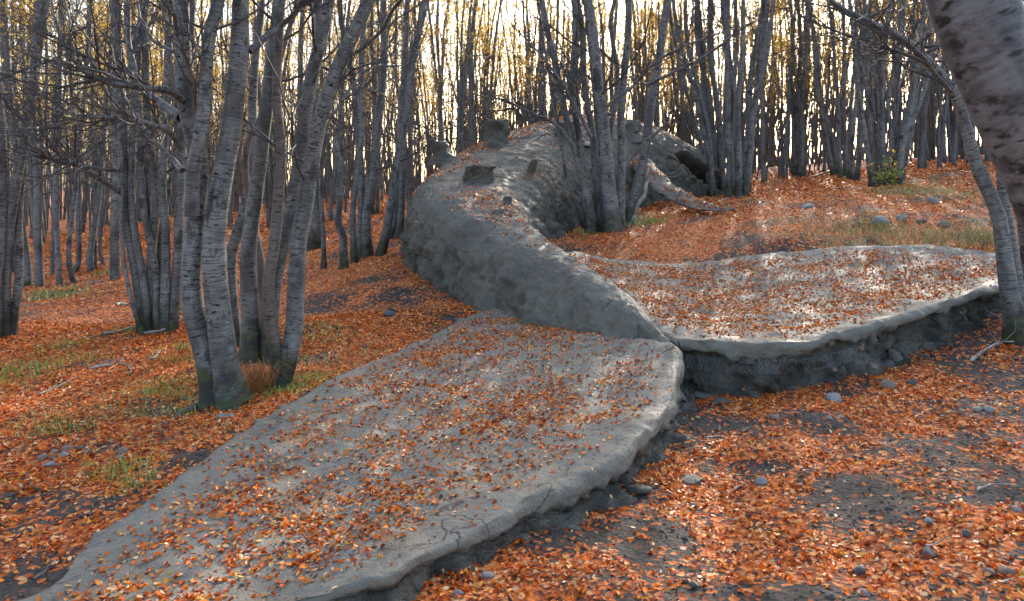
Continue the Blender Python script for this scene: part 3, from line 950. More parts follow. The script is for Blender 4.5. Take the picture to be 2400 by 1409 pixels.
# ------------------------------------------------------------------ hero trees
TREES = []
HSIGN = {}
def hero_tree(label, stems, height=6.5, branch_from=1.5, nbranch=10, sides=16, group='beech trees round the clay whale', limbs=(), mat=None, seed=0,
              twig_dens=1.0, blen=(0.9, 2.2), leaves=True, wob=0.02):
    """stems: dicts(px=[(u,v)...], w=[bottom px, top px], mat, d=override depth, lean=depth drift per metre)"""
    rng = np.random.default_rng(1000 + seed)
    bases = []
    for s in stems:
        g = gpx(*s['px'][0]) if 'd' not in s else None
        if s.get('fork'):
            g = PX(*s['px'][0], s['d'])
        elif g is None:
            d = s['d']; x = (s['px'][0][0] - 1200) / F * d
            g = np.array([x, d, float(gz(np.array([x]), np.array([d]))[0])])
        bases.append(g)
    origin = np.mean([b for b, s in zip(bases, stems) if not s.get('fork')], axis=0)
    root = empty('beech_tree', origin)
    tag(root, label, 'tree', group)
    tips = []
    for s, g in zip(stems, bases):
        d = g[1]
        ctrl = [g + np.array([0, 0, -0.12])]
        lean = s.get('lean', 0.0)
        z0 = None
        for (u, v) in s['px'][1:]:
            zz = CZ + (HZ - v) / F * d
            dd = d + lean * (zz - g[2])
            ctrl.append(PX(u, v, dd))
        ctrl = np.array(ctrl)
        last = unit(ctrl[-1] - ctrl[-2])
        top = s.get('height', height) + origin[2]
        npx = len(ctrl)
        if not s.get('broken'):
            p = ctrl[-1].copy(); dr = last.copy()
            while p[2] < top and len(ctrl) < npx + 8:
                dr = unit(dr * (1, 1, 1) + np.array([0, 0, 0.25]) + rng.normal(0, 0.10, 3))
                p = p + dr * 0.9
                ctrl = np.vstack([ctrl, p])
        nseg = int(np.clip(np.linalg.norm(np.diff(ctrl, axis=0), axis=1).sum() / 0.10, 20, 110))
        path = stem_path(ctrl, nseg, rng, s.get('wob', wob) * (d / 6) ** 0.3)
        wb, wt = s['w']
        Lp = np.linspace(0, 1, nseg)
        lpx = min(1.0, np.linalg.norm(np.diff(ctrl[:npx], axis=0), axis=1).sum() / max(np.linalg.norm(np.diff(ctrl, axis=0), axis=1).sum(), 1e-6))
        rb, rt = wb * s.get('k', 0.41) / F * d, wt * s.get('k', 0.41) / F * d
        rad = np.where(Lp < lpx, rb + (rt - rb) * Lp / lpx, rt * np.clip(1 - (Lp - lpx) / max(1 - lpx, 1e-3) * 0.8, 0.15, 1))
        if s.get('broken'):
            rad = rad * np.clip((1 - Lp) * 12, 0.05, 1)
        me = stem_mesh('beech_trunk', path, rad, sides, s.get('mat') or mat or BARK, origin, rng, 6, not s.get('fork'))
        tr = link('trunk', me, root)
        if s.get('broken'): continue
        tb = Tubes()
        hs = path[:, 2] - origin[2]
        cand = np.nonzero(hs > s.get('from', branch_from))[0]
        nb = s.get('nb', nbranch)
        for k in range(nb if len(cand) else 0):
            i = int(rng.choice(cand))
            az = rng.uniform(0, 6.28)
            dr = np.array([math.cos(az), math.sin(az), rng.uniform(0.1, 0.9)])
            ln = rng.uniform(*blen) * (0.7 + 0.6 * rad[i] / max(rb, 1e-3))
            tb = Tubes()
            grow(tb, path[i], dr, ln, min(rad[i] * rng.uniform(0.16, 0.34), 0.02), 1, rng, tips, 0.3, twig_dens)
            link('branch', tb.mesh('beech_branch', TWIG, origin), tr)
        s['_tr'] = tr
    for lb in limbs:
        tb = Tubes()
        P = [PX(u, v, dd) for (u, v, dd) in lb['px']]
        path = stem_path(np.array(P), 40, rng, 0.008)
        r0 = lb['w'] / 2 / F * P[0][1]
        rad = r0 * np.linspace(1, 0.3, 40)
        tb.add(path, rad, 9)
        limb = link('branch', tb.mesh('beech_limb', lb.get('mat', BARK), origin), root)
        tb = Tubes()
        for k in range(int(lb.get('n', 12) * 1.7)):
            i = int(rng.integers(8, 40))
            dd = unit(path[min(i + 1, 39)] - path[i - 1])
            side = unit(np.cross(dd, rng.normal(0, 1, 3)))
            grow(tb, path[i], unit(dd + side * rng.uniform(.5, 1.1) + np.array([0, 0, .2])), rng.uniform(0.35, 1.1), rad[i] * rng.uniform(.3, .55), 2 if rng.random() < 0.6 else 1, rng, tips, 0.3, twig_dens)
        o = link('twigs', tb.mesh('beech_twigs', TWIG, origin), limb)
        o['kind'] = 'stuff'
    if leaves and tips:
        tp = np.array([t[0] for t in tips])
        hi = tp[tp[:, 2] > origin[2] + max(3.3, height * 0.55)]
        if len(hi) > 30:
            hi = hi[rng.permutation(len(hi))[:700]]
            me = leaf_cloud(hi, None, 3, 0.022, rng, YELLOWS, 'beech_foliage', FOLIAGE, origin, 0.07)
            link('foliage', me, root)['kind'] = 'stuff'
    TREES.append((origin, root))
    return root

# the thick clump left of the near fluke
hero_tree('thick multi-stemmed beech with mossy foot standing against the near tail fluke', [
    dict(px=[(512, 948), (488, 840), (462, 720), (450, 600), (448, 480), (455, 390), (438, 250), (430, 120), (422, -10)], w=[62, 44], lean=0.0),
    dict(px=[(548, 950), (522, 820), (505, 690), (503, 580), (512, 470), (522, 380), (540, 240), (562, 120), (575, -10)], w=[74, 46], lean=0.0),
    dict(px=[(450, 470), (458, 400), (474, 320), (487, 200), (497, 90), (508, -10)], w=[40, 34], d=5.75, fork=True, nb=7),
    dict(px=[(592, 852), (586, 720), (590, 600), (600, 500), (606, 400), (612, 300), (628, 190), (645, 70), (655, -10)], w=[52, 30]),
    dict(px=[(556, 815), (546, 700), (550, 600), (570, 510), (580, 400), (585, 250), (600, 100), (612, -10)], w=[36, 20], mat=BARK),
    dict(px=[(648, 905), (654, 845), (640, 750), (630, 660), (636, 560), (642, 470), (656, 350), (648, 230), (652, 110), (664, -10)], w=[36, 22], mat=BARK_BROWN, lean=-0.03),
    dict(px=[(645, 905), (682, 800), (690, 680), (694, 570), (716, 470), (742, 365), (775, 245), (808, 140), (846, 40), (866, -10)], w=[50, 38]),
    dict(px=[(628, 850), (636, 720), (655, 560), (676, 450), (704, 330), (735, 200), (762, 80), (778, -10)], w=[46, 34]),
    dict(px=[(606, 830), (600, 640), (588, 520), (585, 380), (600, 310), (632, 250)], w=[30, 16], mat=BARK_BROWN),
  ], height=6.5, nbranch=7, seed=1, branch_from=1.7, wob=0.03, limbs=[
    dict(px=[(428, 236, 5.9), (396, 213, 5.8), (330, 205, 5.6), (245, 190, 5.4), (180, 150, 5.3), (140, 90, 5.25), (124, -10, 5.2)], w=17, n=16),
    dict(px=[(425, 350, 5.9), (395, 310, 5.75), (350, 290, 5.6), (290, 277, 5.5), (190, 272, 5.3), (110, 250, 5.1)], w=15, n=16),
    dict(px=[(428, 400, 5.95), (380, 350, 6.1), (345, 310, 6.25), (310, 285, 6.4)], w=15, n=8),
    dict(px=[(425, 275, 6.0), (380, 245, 6.2), (340, 215, 6.4), (318, 165, 6.5), (302, 80, 6.6), (296, -10, 6.7)], w=24, n=12),
    dict(px=[(585, 120, 6.0), (640, 75, 6.1), (700, 25, 6.2), (760, -20, 6.3)], w=20, n=8),
    dict(px=[(730, 300, 6.2), (790, 255, 6.2), (860, 165, 6.3), (950, 150, 6.5), (1010, 100, 6.6)], w=9, n=10),
    dict(px=[(745, 330, 6.1), (800, 190, 6.0), (880, 145, 5.9), (960, 110, 5.8)], w=9, n=10),
    dict(px=[(470, 330, 5.9), (452, 200, 5.7), (425, 100, 5.6), (398, -10, 5.5)], w=13, n=8, mat=BARK_BROWN),
    dict(px=[(500, 190, 5.8), (470, 130, 5.6), (430, 60, 5.5), (390, 0, 5.4)], w=10, n=8),
  ])
# clump behind it on the left
hero_tree('bundle of slender grey beech stems left of and behind the thick mossy clump', [
    dict(px=[(338, 782), (318, 640), (302, 500), (292, 380), (282, 200), (268, -10)], w=[28, 20]),
    dict(px=[(352, 780), (332, 640), (318, 520), (310, 400), (318, 200), (330, -10)], w=[22, 16]),
    dict(px=[(365, 778), (352, 620), (356, 480), (352, 330), (345, 150), (338, -10)], w=[24, 18]),
    dict(px=[(385, 778), (384, 620), (380, 450), (392, 300), (400, 100), (398, -10)], w=[26, 18]),
    dict(px=[(398, 775), (414, 640), (418, 500), (430, 350), (445, 150), (450, -10)], w=[28, 20]),
    dict(px=[(345, 785), (308, 700), (292, 580), (285, 450)], w=[12, 8]),
    dict(px=[(375, 770), (372, 600), (395, 460), (412, 330), (420, 200)], w=[16, 12]),
    dict(px=[(372, 778), (365, 640), (335, 470), (325, 300), (305, 120), (300, -10)], w=[20, 14]),
  ], height=7, nbranch=9, seed=2, sides=12, limbs=[
    dict(px=[(290, 455, 8.9), (240, 425, 8.6), (180, 385, 8.3), (120, 370, 8.0), (60, 290, 7.8), (0, 230, 7.6)], w=13, n=18),
    dict(px=[(285, 400, 8.9), (230, 395, 8.5), (150, 370, 8.2), (80, 280, 7.8), (0, 225, 7.6)], w=10, n=16),
    dict(px=[(280, 200, 8.9), (220, 150, 8.6), (150, 100, 8.3), (60, 60, 8.0)], w=10, n=16)])
hero_tree('dark slender beech stems at the left edge of the picture', [
    dict(px=[(8, 790), (14, 640), (34, 480), (52, 330), (80, 160), (98, -10)], w=[30, 20]),
    dict(px=[(24, 786), (40, 640), (46, 480), (60, 330), (95, 180), (112, -10)], w=[22, 16]),
    dict(px=[(-16, 795), (-12, 640), (0, 480), (4, 330), (-6, 160), (-10, -10)], w=[34, 26])], height=7.5, nbranch=9, seed=3, sides=12)
hero_tree('crowded grey beech clump in the gap just left of the whale', [
    dict(px=[(808, 628), (800, 540), (795, 440), (790, 318)], w=[22, 18], broken=True),
    dict(px=[(832, 616), (828, 520), (838, 400), (845, 250), (850, 100), (862, -10)], w=[18, 14]),
    dict(px=[(848, 606), (846, 500), (842, 380), (830, 230), (812, 100), (800, -10)], w=[22, 16]),
    dict(px=[(862, 604), (862, 480), (880, 330), (895, 180), (905, -10)], w=[26, 18]),
    dict(px=[(888, 600), (902, 560), (918, 460), (935, 340), (955, 220), (985, 80), (1005, -10)], w=[24, 18]),
    dict(px=[(760, 630), (758, 520), (750, 400), (742, 250), (735, 100)], w=[13, 9])], height=8, nbranch=9, seed=4, sides=12)
hero_tree('pair of grey beech trunks rising against the outer flank of the whale', [
    dict(px=[(918, 560), (928, 450), (936, 360), (942, 240), (952, 120), (960, -10)], w=[20, 16]),
    dict(px=[(934, 556), (944, 420), (948, 300), (965, 160), (992, -10)], w=[22, 18])], height=9, nbranch=9, seed=5, sides=12)
hero_tree('single dark beech trunk in the gap between the thick clump and the whale', [
    dict(px=[(735, 585), (742, 480), (735, 360), (740, 200), (748, -10)], w=[32, 24])], height=9, nbranch=12, seed=6, sides=12)
# centre clump in front of the whale's back
hero_tree('beech clump with scarred middle trunk in front of the whale flank', [
    dict(px=[(1432, 545), (1428, 470), (1418, 390), (1408, 300), (1400, 200), (1388, 90), (1378, -10)], w=[50, 28]),
    dict(px=[(1386, 545), (1368, 440), (1342, 335), (1312, 225), (1290, 110), (1272, -10)], w=[20, 16]),
    dict(px=[(1396, 545), (1378, 450), (1358, 335), (1338, 215), (1345, 110), (1342, -10)], w=[20, 16]),
    dict(px=[(1452, 535), (1456, 420), (1460, 300), (1466, 160), (1470, -10)], w=[25, 19]),
    dict(px=[(1470, 528), (1494, 430), (1512, 330), (1530, 210), (1552, 90), (1572, -10)], w=[30, 21]),
    dict(px=[(1410, 540), (1396, 420), (1388, 300), (1372, 170), (1362, 60), (1350, -10)], w=[20, 16]),
    dict(px=[(1478, 528), (1492, 495), (1508, 450), (1526, 388)], w=[15, 9], broken=True, mat=DEADWOOD),
    dict(px=[(1376, 538), (1352, 480), (1326, 410), (1306, 290), (1296, 230)], w=[11, 8], nb=4),
    dict(px=[(1440, 530), (1432, 350), (1445, 200), (1430, 60), (1440, -10)], w=[17, 12]),
    dict(px=[(1505, 400), (1508, 300), (1500, 160), (1495, 20)], w=[20, 16], d=12.8, nb=5)
    ][:9], height=8, nbranch=10, seed=7, sides=14, limbs=[
    dict(px=[(1345, 345, 12.6), (1300, 290, 12.4), (1240, 262, 12.2), (1180, 235, 12.0), (1110, 222, 11.8)], w=10, n=16),
    dict(px=[(1385, 320, 12.6), (1330, 215, 12.3), (1260, 120, 12.0), (1200, 60, 11.8)], w=10, n=16),
    dict(px=[(1420, 250, 12.6), (1480, 205, 12.4), (1530, 150, 12.2), (1600, 110, 12.0), (1740, 60, 11.6)], w=9, n=16),
    dict(px=[(1515, 330, 12.6), (1560, 290, 12.4), (1580, 220, 12.3)], w=9, n=5),
    dict(px=[(1515, 200, 12.6), (1590, 165, 12.3), (1660, 125, 12.1), (1760, 55, 11.8)], w=9, n=14)])
# clump by the whale's head
def fan(u0, u1, vb, t0, t1, n, w, rng, vt=-10):
    out = []
    for k in range(n):
        f = (k + rng.uniform(-.3, .3)) / (n - 1)
        ub = u0 + (u1 - u0) * f
        ut = t0 + (t1 - t0) * np.clip(f + rng.normal(0, 0.08), 0, 1)
        v = vb + rng.uniform(-12, 6)
        b = 0.35 + rng.uniform(-.1, .1)
        ww = rng.uniform(*w)
        out.append(dict(px=[(ub, v), (ub + (ut - ub) * 0.2 + rng.normal(0, 3), v * 0.78), (ub + (ut - ub) * (b + .12) + rng.normal(0, 5), v * 0.52), (ub + (ut - ub) * 0.75 + rng.normal(0, 6), v * 0.25), (ut, vt)], w=[ww, ww * 0.7]))
    return out
r_ = np.random.default_rng(5)
hero_tree('fan-shaped beech clump standing in front of the whale head', fan(1665, 1750, 462, 1565, 1815, 15, (11, 19), r_), height=10, nbranch=7, seed=8, sides=10, branch_from=2.2)
hero_tree('dense fan of dark beech stems with a leafy sprig at its foot', fan(2046, 2112, 436, 1985, 2215, 15, (10, 18), r_), height=10, nbranch=7, seed=9, sides=10, branch_from=2.2)
hero_tree('open beech clump at the far edge of the right clearing', fan(1955, 2005, 418, 1880, 2040, 7, (10, 16), r_), height=11, nbranch=8, seed=10, sides=10, branch_from=2.5)
hero_tree('straight beech trunk beside the sunlit gap right of the whale head', fan(1862, 1880, 424, 1850, 1900, 3, (11, 17), r_), height=11, nbranch=9, seed=11, sides=10, branch_from=2.5)
# foreground trunk at the right edge
hero_tree('big pale blurred beech trunk leaning in at the upper right corner', [
    dict(px=[(3000, 1700), (2860, 1200), (2700, 850), (2545, 560), (2430, 340), (2340, 160), (2272, -10)], w=[250, 205], d=1.75, mat=BARK_PALE, wob=0.006, k=0.45)],
    height=5.5, nbranch=7, seed=12, sides=40, leaves=False, branch_from=3.2)
hero_tree('thin arching grey beech bowing over the tip of the far fluke', [
    dict(px=[(2392, 800), (2368, 700), (2352, 600), (2330, 490), (2296, 380), (2244, 235), (2190, 160), (2100, 88), (1985, 30), (1930, -15)], w=[50, 16], height=3.0, nb=16, **{'from': 2.0}),
    dict(px=[(2412, 790), (2384, 690), (2368, 590), (2352, 470), (2345, 330), (2330, 200), (2300, 60), (2290, -10)], w=[34, 22]),
    dict(px=[(2440, 760), (2412, 640), (2398, 540), (2392, 420), (2400, 250), (2410, 50)], w=[40, 26])], height=6, nbranch=7, seed=13, sides=16, limbs=[
    dict(px=[(2180, 150, 6.7), (2100, 120, 6.6), (2030, 95, 6.5), (1950, 70, 6.4), (1860, 30, 6.3)], w=10, n=18),
    dict(px=[(2230, 215, 6.7), (2160, 130, 6.5), (2080, 60, 6.3), (2050, -10, 6.2)], w=9, n=14)])

# ------------------------------------------------------------------ the stand behind
SPINE_XY = catmull_even(SPINE, 80)
def blocked(x, y, r):
    d = np.hypot(SPINE_XY[:, 0] - x, SPINE_XY[:, 1] - y) - SPINE_XY[:, 3]
    return d.min() < r
def make_proto(k, nst, rng, height, pistol):
    stems, tips = [], []
    for s in range(nst):
        az = rng.uniform(0, 6.28)
        b = np.array([math.cos(az), math.sin(az), 0]) * rng.uniform(0.05, 0.32) * (nst > 1)
        ln = np.array([math.cos(az + rng.normal(0, .4)), math.sin(az + rng.normal(0, .4)), 0]) * rng.uniform(0.02, 0.13)
        h = height * rng.uniform(0.85, 1.1)
        ctrl = [b + (0, 0, -0.35)]
        if pistol:
            ctrl[0] = ctrl[0] + np.array([0.0, 0, 0]) + ln * rng.uniform(1, 3)
        bend = rng.normal(0, 0.16, 2)
        for z in np.linspace(0.35, h, 8):
            f = z / h
            ctrl.append(b + ln * z + np.array([bend[0] * math.sin(f * 3.1), bend[1] * math.sin(f * 4.0), z]))
        path = stem_path(np.array(ctrl), 46, rng, 0.035)
        r0 = rng.uniform(0.035, 0.075) * (1.0 if nst > 1 else 1.3)
        rad = r0 * (1 - 0.78 * np.linspace(0, 1, 46))
        tme = stem_mesh('stand_trunk', path, rad, 9, BARK_FAR if rng.random() < 0.6 else BARK, (0, 0, 0), rng, 4)
        tb = Tubes()
        for i_ in range(18):
            i = int(rng.choice(np.nonzero(path[:, 2] > 1.6)[0]))
            az = rng.uniform(0, 6.28)
            hi = path[i, 2] / h
            grow(tb, path[i], np.array([math.cos(az), math.sin(az), rng.uniform(0.2, 1.0)]), rng.uniform(0.7, 1.9), min(rad[i] * 0.3, 0.016), 1, rng, tips, 0.3, 0.55)
        bme = tb.mesh('stand_branches', TWIG, (0, 0, 0))
        stems.append((tme, bme))
    tp = np.array([t[0] for t in tips])
    w = np.clip((tp[:, 2] / height - 0.24) / 0.3, 0, 1)
    tp = tp[rng.random(len(tp)) < w]
    cl = vnoise(tp * 0.9 + k * 13.7, 88)
    tp = tp[cl > -0.05]
    tp = tp[rng.permutation(len(tp))[:1800]]
    fme = leaf_cloud(tp, None, 5, 0.030, rng, YELLOWS, 'stand_foliage', FOLIAGE, (0, 0, 0), 0.10)
    return stems, fme
PROTOS = []
for k, (nst, h, pis) in enumerate([(1, 11, True), (2, 11, True), (3, 12, False), (4, 11, False), (5, 11.5, False), (2, 12, False), (3, 10.5, True), (1, 12, False), (6, 11, False)]):
    PROTOS.append(make_proto(k, nst, np.random.default_rng(300 + k), h, pis))

ZONES = [(-200, 330, 'left of the slender bundle'), (330, 760, 'behind the thick mossy clump'), (760, 1010, 'in the gap left of the whale'), (1010, 1330, 'behind the arched back of the whale'),
         (1330, 1640, 'behind the whale head'), (1640, 1850, 'behind the fan clump at the whale head'), (1850, 2060, 'across the sunlit gap on the right'), (2060, 2700, 'along the right clearing')]
def place_tree(k, x, y, rz, sc, dist_word, tilt=(0, 0)):
    stems, fme = PROTOS[k]
    z = float(gz(np.array([x]), np.array([y]))[0])
    u = 1200 + F * x / y
    zone = next((zn for a, b, zn in ZONES if a <= u < b), ZONES[-1][2])
    form = {1: 'single-stemmed', 2: 'two-stemmed', 3: 'three-stemmed', 4: 'four-stemmed', 5: 'five-stemmed', 6: 'six-stemmed'}[len(stems)]
    root = empty('beech_tree', (x, y, z))
    root.rotation_euler = (tilt[0], tilt[1], rz)
    root.scale = (sc, sc, sc)
    tag(root, f'{form} slim beech, {dist_word}, {zone}', 'tree', f'slim beeches of the stand {zone}')
    for tme, bme in stems:
        t = link('trunk', tme, root)
        if bme: link('branches', bme, t)['kind'] = 'stuff'
    link('foliage', fme, root)['kind'] = 'stuff'
    TREES.append((np.array([x, y, z]), root))
    return root

placed = [(float(o[0]), float(o[1])) for o, r in TREES]
# trees of the left slope whose feet can be seen
NEAR = [(72, 668, 0, 0.4, 1.0, 'slim beech nearest the left edge stems on the left slope'), (92, 672, 7, 2.0, .9, 'straight slim beech just right of the one nearest the left edge stems'),
        (150, 670, 1, 0.2, 1.15, 'two-stemmed beech in the middle of the left slope tree line'), (205, 640, 0, 3.3, 1.0, 'beech with curved foot right of the two-stemmed one on the left slope'),
        (222, 632, 6, 1.2, .9, 'three-stemmed beech with curved feet on the left slope'), (272, 655, 7, 4.0, 1.0, 'straight single beech close left of the slender bundle'),
        (115, 645, 5, 1.0, 1.0, 'two straight stems just behind the left slope tree line'), (30, 640, 2, 0.5, 1.0, 'three-stemmed beech behind the stems at the left edge'),
        (455, 600, 1, 2.2, 1.0, 'two-stemmed beech showing just left of the thick mossy clump'), (500, 570, 5, .3, 1.0, 'two straight stems half hidden behind the thick mossy clump'),
        (700, 560, 7, .3, 1.0, 'single straight stem just right of the thick mossy clump'), (880, 500, 2, .3, .9, 'three-stemmed beech farther up the gap left of the whale'),
        (905, 470, 1, 1.3, 1.0, 'two-stemmed beech farthest up the gap left of the whale'), (770, 520, 0, 3.0, 1.0, 'curved single stem in the middle of the gap left of the whale'),
        (800, 500, 5, 1.0, .9, 'two slim stems behind the crowded clump left of the whale'), (1790, 428, 7, 1, 1.0, 'single stem just right of the fan clump at the whale head'),
        (1828, 420, 5, 2, 1.0, 'two stems left of the sunlit gap right of the whale'), (1895, 412, 1, 1, .9, 'two-stemmed beech right of the sunlit gap'),
        (1930, 408, 0, 3, .9, 'single curved stem left of the open clump on the clearing edge'), (2150, 398, 2, 1, .95, 'three-stemmed beech just right of the dark fan clump'),
        (2190, 395, 5, 2.4, .9, 'two stems second right of the dark fan clump'), (2230, 390, 0, 1.4, .9, 'single stem on the brow of the right clearing'),
        (2275, 385, 2, 2.8, 1.0, 'three-stemmed beech on the brow beside the arching beech'), (2330, 380, 3, .8, 1.0, 'four-stemmed beech behind the arching beech at the right')]
for u, v, k, rz, sc, lab in NEAR:
    g = gpx(u, v)
    place_tree(k, g[0], g[1], rz, sc, 'among the nearest', (0, 0))['label'] = lab
    placed.append((g[0], g[1]))
rng = np.random.default_rng(77)
cnt, tries = 0, 0
while cnt < 235 and tries < 40000:
    tries += 1
    y = 14 + 34 * rng.random() ** 0.9
    u = rng.uniform(-250, 2650)
    x = (u - 1200) / F * y
    if blocked(x, y, 1.0): continue
    z = float(gz(np.array([x]), np.array([y]))[0])
    v = HZ - F * (z - CZ) / y
    vmax = np.interp(u, [-300, 250, 320, 600, 720, 900, 950, 1650, 1720, 1800, 2050, 2300, 2700], [632, 622, 600, 560, 545, 470, 600, 600, 425, 416, 402, 388, 380])
    if v > vmax: continue
    if 930 < u < 1720 and y < np.interp(u, [930, 1100, 1300, 1500, 1720], [16, 18.5, 20.5, 22.5, 22.5]): continue
    sp = 1.25 + 0.010 * y + (0.45 if u < 620 else 0)
    if any((x - a) ** 2 + (y - b) ** 2 < sp * sp for a, b in placed): continue
    word = 'front rank' if y < 22 else ('middle rank' if y < 33 else 'far back')
    place_tree(int(rng.integers(0, len(PROTOS))), x, y, rng.uniform(0, 6.28), rng.uniform(0.8, 1.12), word, (rng.normal(0, .03), rng.normal(0, .03)))
    placed.append((x, y))
    cnt += 1
print('stand trees', cnt, tries)
same = {}
for p_, r_o in TREES:
    same.setdefault(r_o['label'], []).append((p_[0] / p_[1], r_o))
for lab, lst in same.items():
    if 1 < len(lst) <= 8:
        lst.sort(key=lambda q: q[0])
        for i, (_, r_o) in enumerate(lst):
            pre = 'leftmost' if i == 0 else ('rightmost' if i == len(lst) - 1 else ['second', 'third', 'fourth', 'fifth', 'sixth', 'seventh'][i - 1] + ' from left')
            r_o['label'] = f'{pre} {lab}'

def distant_forest():
    rng = np.random.default_rng(9)
    tb = Tubes()
    lc = []
    for k in range(1700):
        y = rng.uniform(42, 95)
        x = (rng.uniform(-350, 2750) - 1200) / F * y
        z = float(gz(np.array([x]), np.array([y]))[0])
        h = rng.uniform(9, 13)
        ln = rng.normal(0, 0.06, 2)
        zz = np.linspace(-0.3, h, 8)
        P = np.stack([x + ln[0] * zz + rng.normal(0, .12, 8), y + ln[1] * zz, z + zz], 1)
        r0 = rng.uniform(0.03, 0.075)
        tb.add(P, r0 * np.linspace(1, 0.25, 8), 4)
        for j in range(7):
            i = int(rng.integers(2, 8))
            az = rng.uniform(0, 6.28)
            dr = np.array([math.cos(az), math.sin(az), rng.uniform(.3, 1.2)])
            ln_ = rng.uniform(.8, 2.2)
            tb.add([P[i], P[i] + dr * ln_ * .5 + rng.normal(0, .08, 3), P[i] + dr * ln_ + np.array([0, 0, .2])], [.018, .012, .006], 3)
            if i >= 3: lc.append(P[i] + dr * ln_ * rng.uniform(.4, 1))
    for k in range(1000):
        y = rng.uniform(27, 62)
        x = (rng.uniform(150, 2700) - 1200) / F * y
        z = float(gz(np.array([x]), np.array([y]))[0])
        h = rng.uniform(6, 10); ln = rng.normal(0, 0.07, 2)
        zz = np.linspace(-0.3, h, 7)
        P = np.stack([x + ln[0] * zz + rng.normal(0, .10, 7), y + ln[1] * zz, z + zz], 1)
        tb.add(P, rng.uniform(0.018, 0.04) * np.linspace(1, 0.3, 7), 4)
        for j in range(7):
            i = int(rng.integers(1, 7)); az = rng.uniform(0, 6.28)
            dr = np.array([math.cos(az), math.sin(az), rng.uniform(.3, 1.2)]); ln_ = rng.uniform(.6, 1.6)
            tb.add([P[i], P[i] + dr * ln_ * .5 + rng.normal(0, .08, 3), P[i] + dr * ln_ + np.array([0, 0, .2])], [.010, .007, .004], 3)
    o = link('distant_forest', tb.mesh('distant_forest', BARK_FAR))
    tag(o, 'grey mass of far beech stems closing the background', 'forest', kind='stuff')
    lc = np.array(lc)
    lc = lc[vnoise(lc * 0.35, 31) > 0.0]
    me = leaf_cloud(lc, None, 14, 0.06, rng, YELLOWS, 'distant_foliage', FOLIAGE, (0, 0, 0), 0.45)
    link('foliage', me, o)['kind'] = 'stuff'
distant_forest()

# ------------------------------------------------------------------ fallen leaves
LEAF_COLS = np.array([(0.68, 0.135, 0.012), (0.77, 0.205, 0.02), (0.48, 0.07, 0.008), (0.80, 0.31, 0.065), (0.26, 0.05, 0.012), (0.76, 0.46, 0.22), (0.70, 0.15, 0.013), (0.74, 0.38, 0.03), (0.52, 0.18, 0.06)])
LEAF_W = np.array([.18, .17, .15, .13, .14, .10, .06, .02, .05])
def leaves_mesh(name, C, N, size, detail, rng, bright=1.0):
    m = len(C)
    N = N + rng.normal(0, 0.48, (m, 3)); N /= np.linalg.norm(N, axis=1, keepdims=True)
    T = np.cross(N, rng.normal(0, 1, (m, 3))); T /= np.linalg.norm(T, axis=1, keepdims=True)
    B = np.cross(N, T)
    s = size[:, None]
    lift = C + N * (s * 0.25)
    w = rng.uniform(0.38, 0.72, (m, 1))
    cu = rng.uniform(-0.2, 0.85, (m, 1))
    cl = rng.uniform(-0.25, 0.5, (m, 1))
    cc = LEAF_COLS[rng.choice(len(LEAF_COLS), m, p=LEAF_W / LEAF_W.sum())] * rng.uniform(0.7, 1.25, (m, 1)) * bright
    if detail:
        a = lift - T * s + N * s * cl * .5
        c = lift + T * s + N * s * cl
        l1 = lift - T * s * .45 + B * s * w * .9 + N * s * cu
        l2 = lift + T * s * .4 + B * s * w + N * s * cu
        r1 = lift - T * s * .45 - B * s * w * .9 + N * s * cu
        r2 = lift + T * s * .4 - B * s * w + N * s * cu
        V = np.stack([a, l1, l2, c, r2, r1], 1).reshape(-1, 3)
        i = np.arange(m)[:, None] * 6
        q = np.concatenate([i + np.array([[0, 3, 2, 1]]), i + np.array([[0, 5, 4, 3]])])
        return make_mesh(name, V, [q], LEAF, col=np.repeat(cc, 6, axis=0), smooth=False)
    V = np.stack([lift - T * s + N * s * cl * .5, lift + B * s * w + N * s * cu, lift + T * s + N * s * cl, lift - B * s * w + N * s * cu], 1).reshape(-1, 3)
    q = np.arange(m * 4).reshape(m, 4)
    return make_mesh(name, V, [q], LEAF, col=np.repeat(cc, 4, axis=0), smooth=False)

def surface_sample(V, Fc, dens, rng, nzmin, ymax=99):
    a, b, c, d = V[Fc[:, 0]], V[Fc[:, 1]], V[Fc[:, 2]], V[Fc[:, 3]]
    n = np.cross(c - a, d - b)
    area = np.linalg.norm(n, axis=1) / 2 + 1e-12
    nn = n / (2 * area[:, None])
    nn *= np.where(nn[:, 2:3] < 0, -1, 1)
    cen = (a + b + c + d) / 4
    w = area * dens(cen, nn) * (nn[:, 2] > nzmin)
    tot = int(w.sum())
    idx = rng.choice(len(w), tot, p=w / w.sum())
    f, g = rng.random((tot, 1)), rng.random((tot, 1))
    P = (a[idx] * (1 - f) + b[idx] * f) * (1 - g) + (d[idx] * (1 - f) + c[idx] * f) * g
    return P, nn[idx]

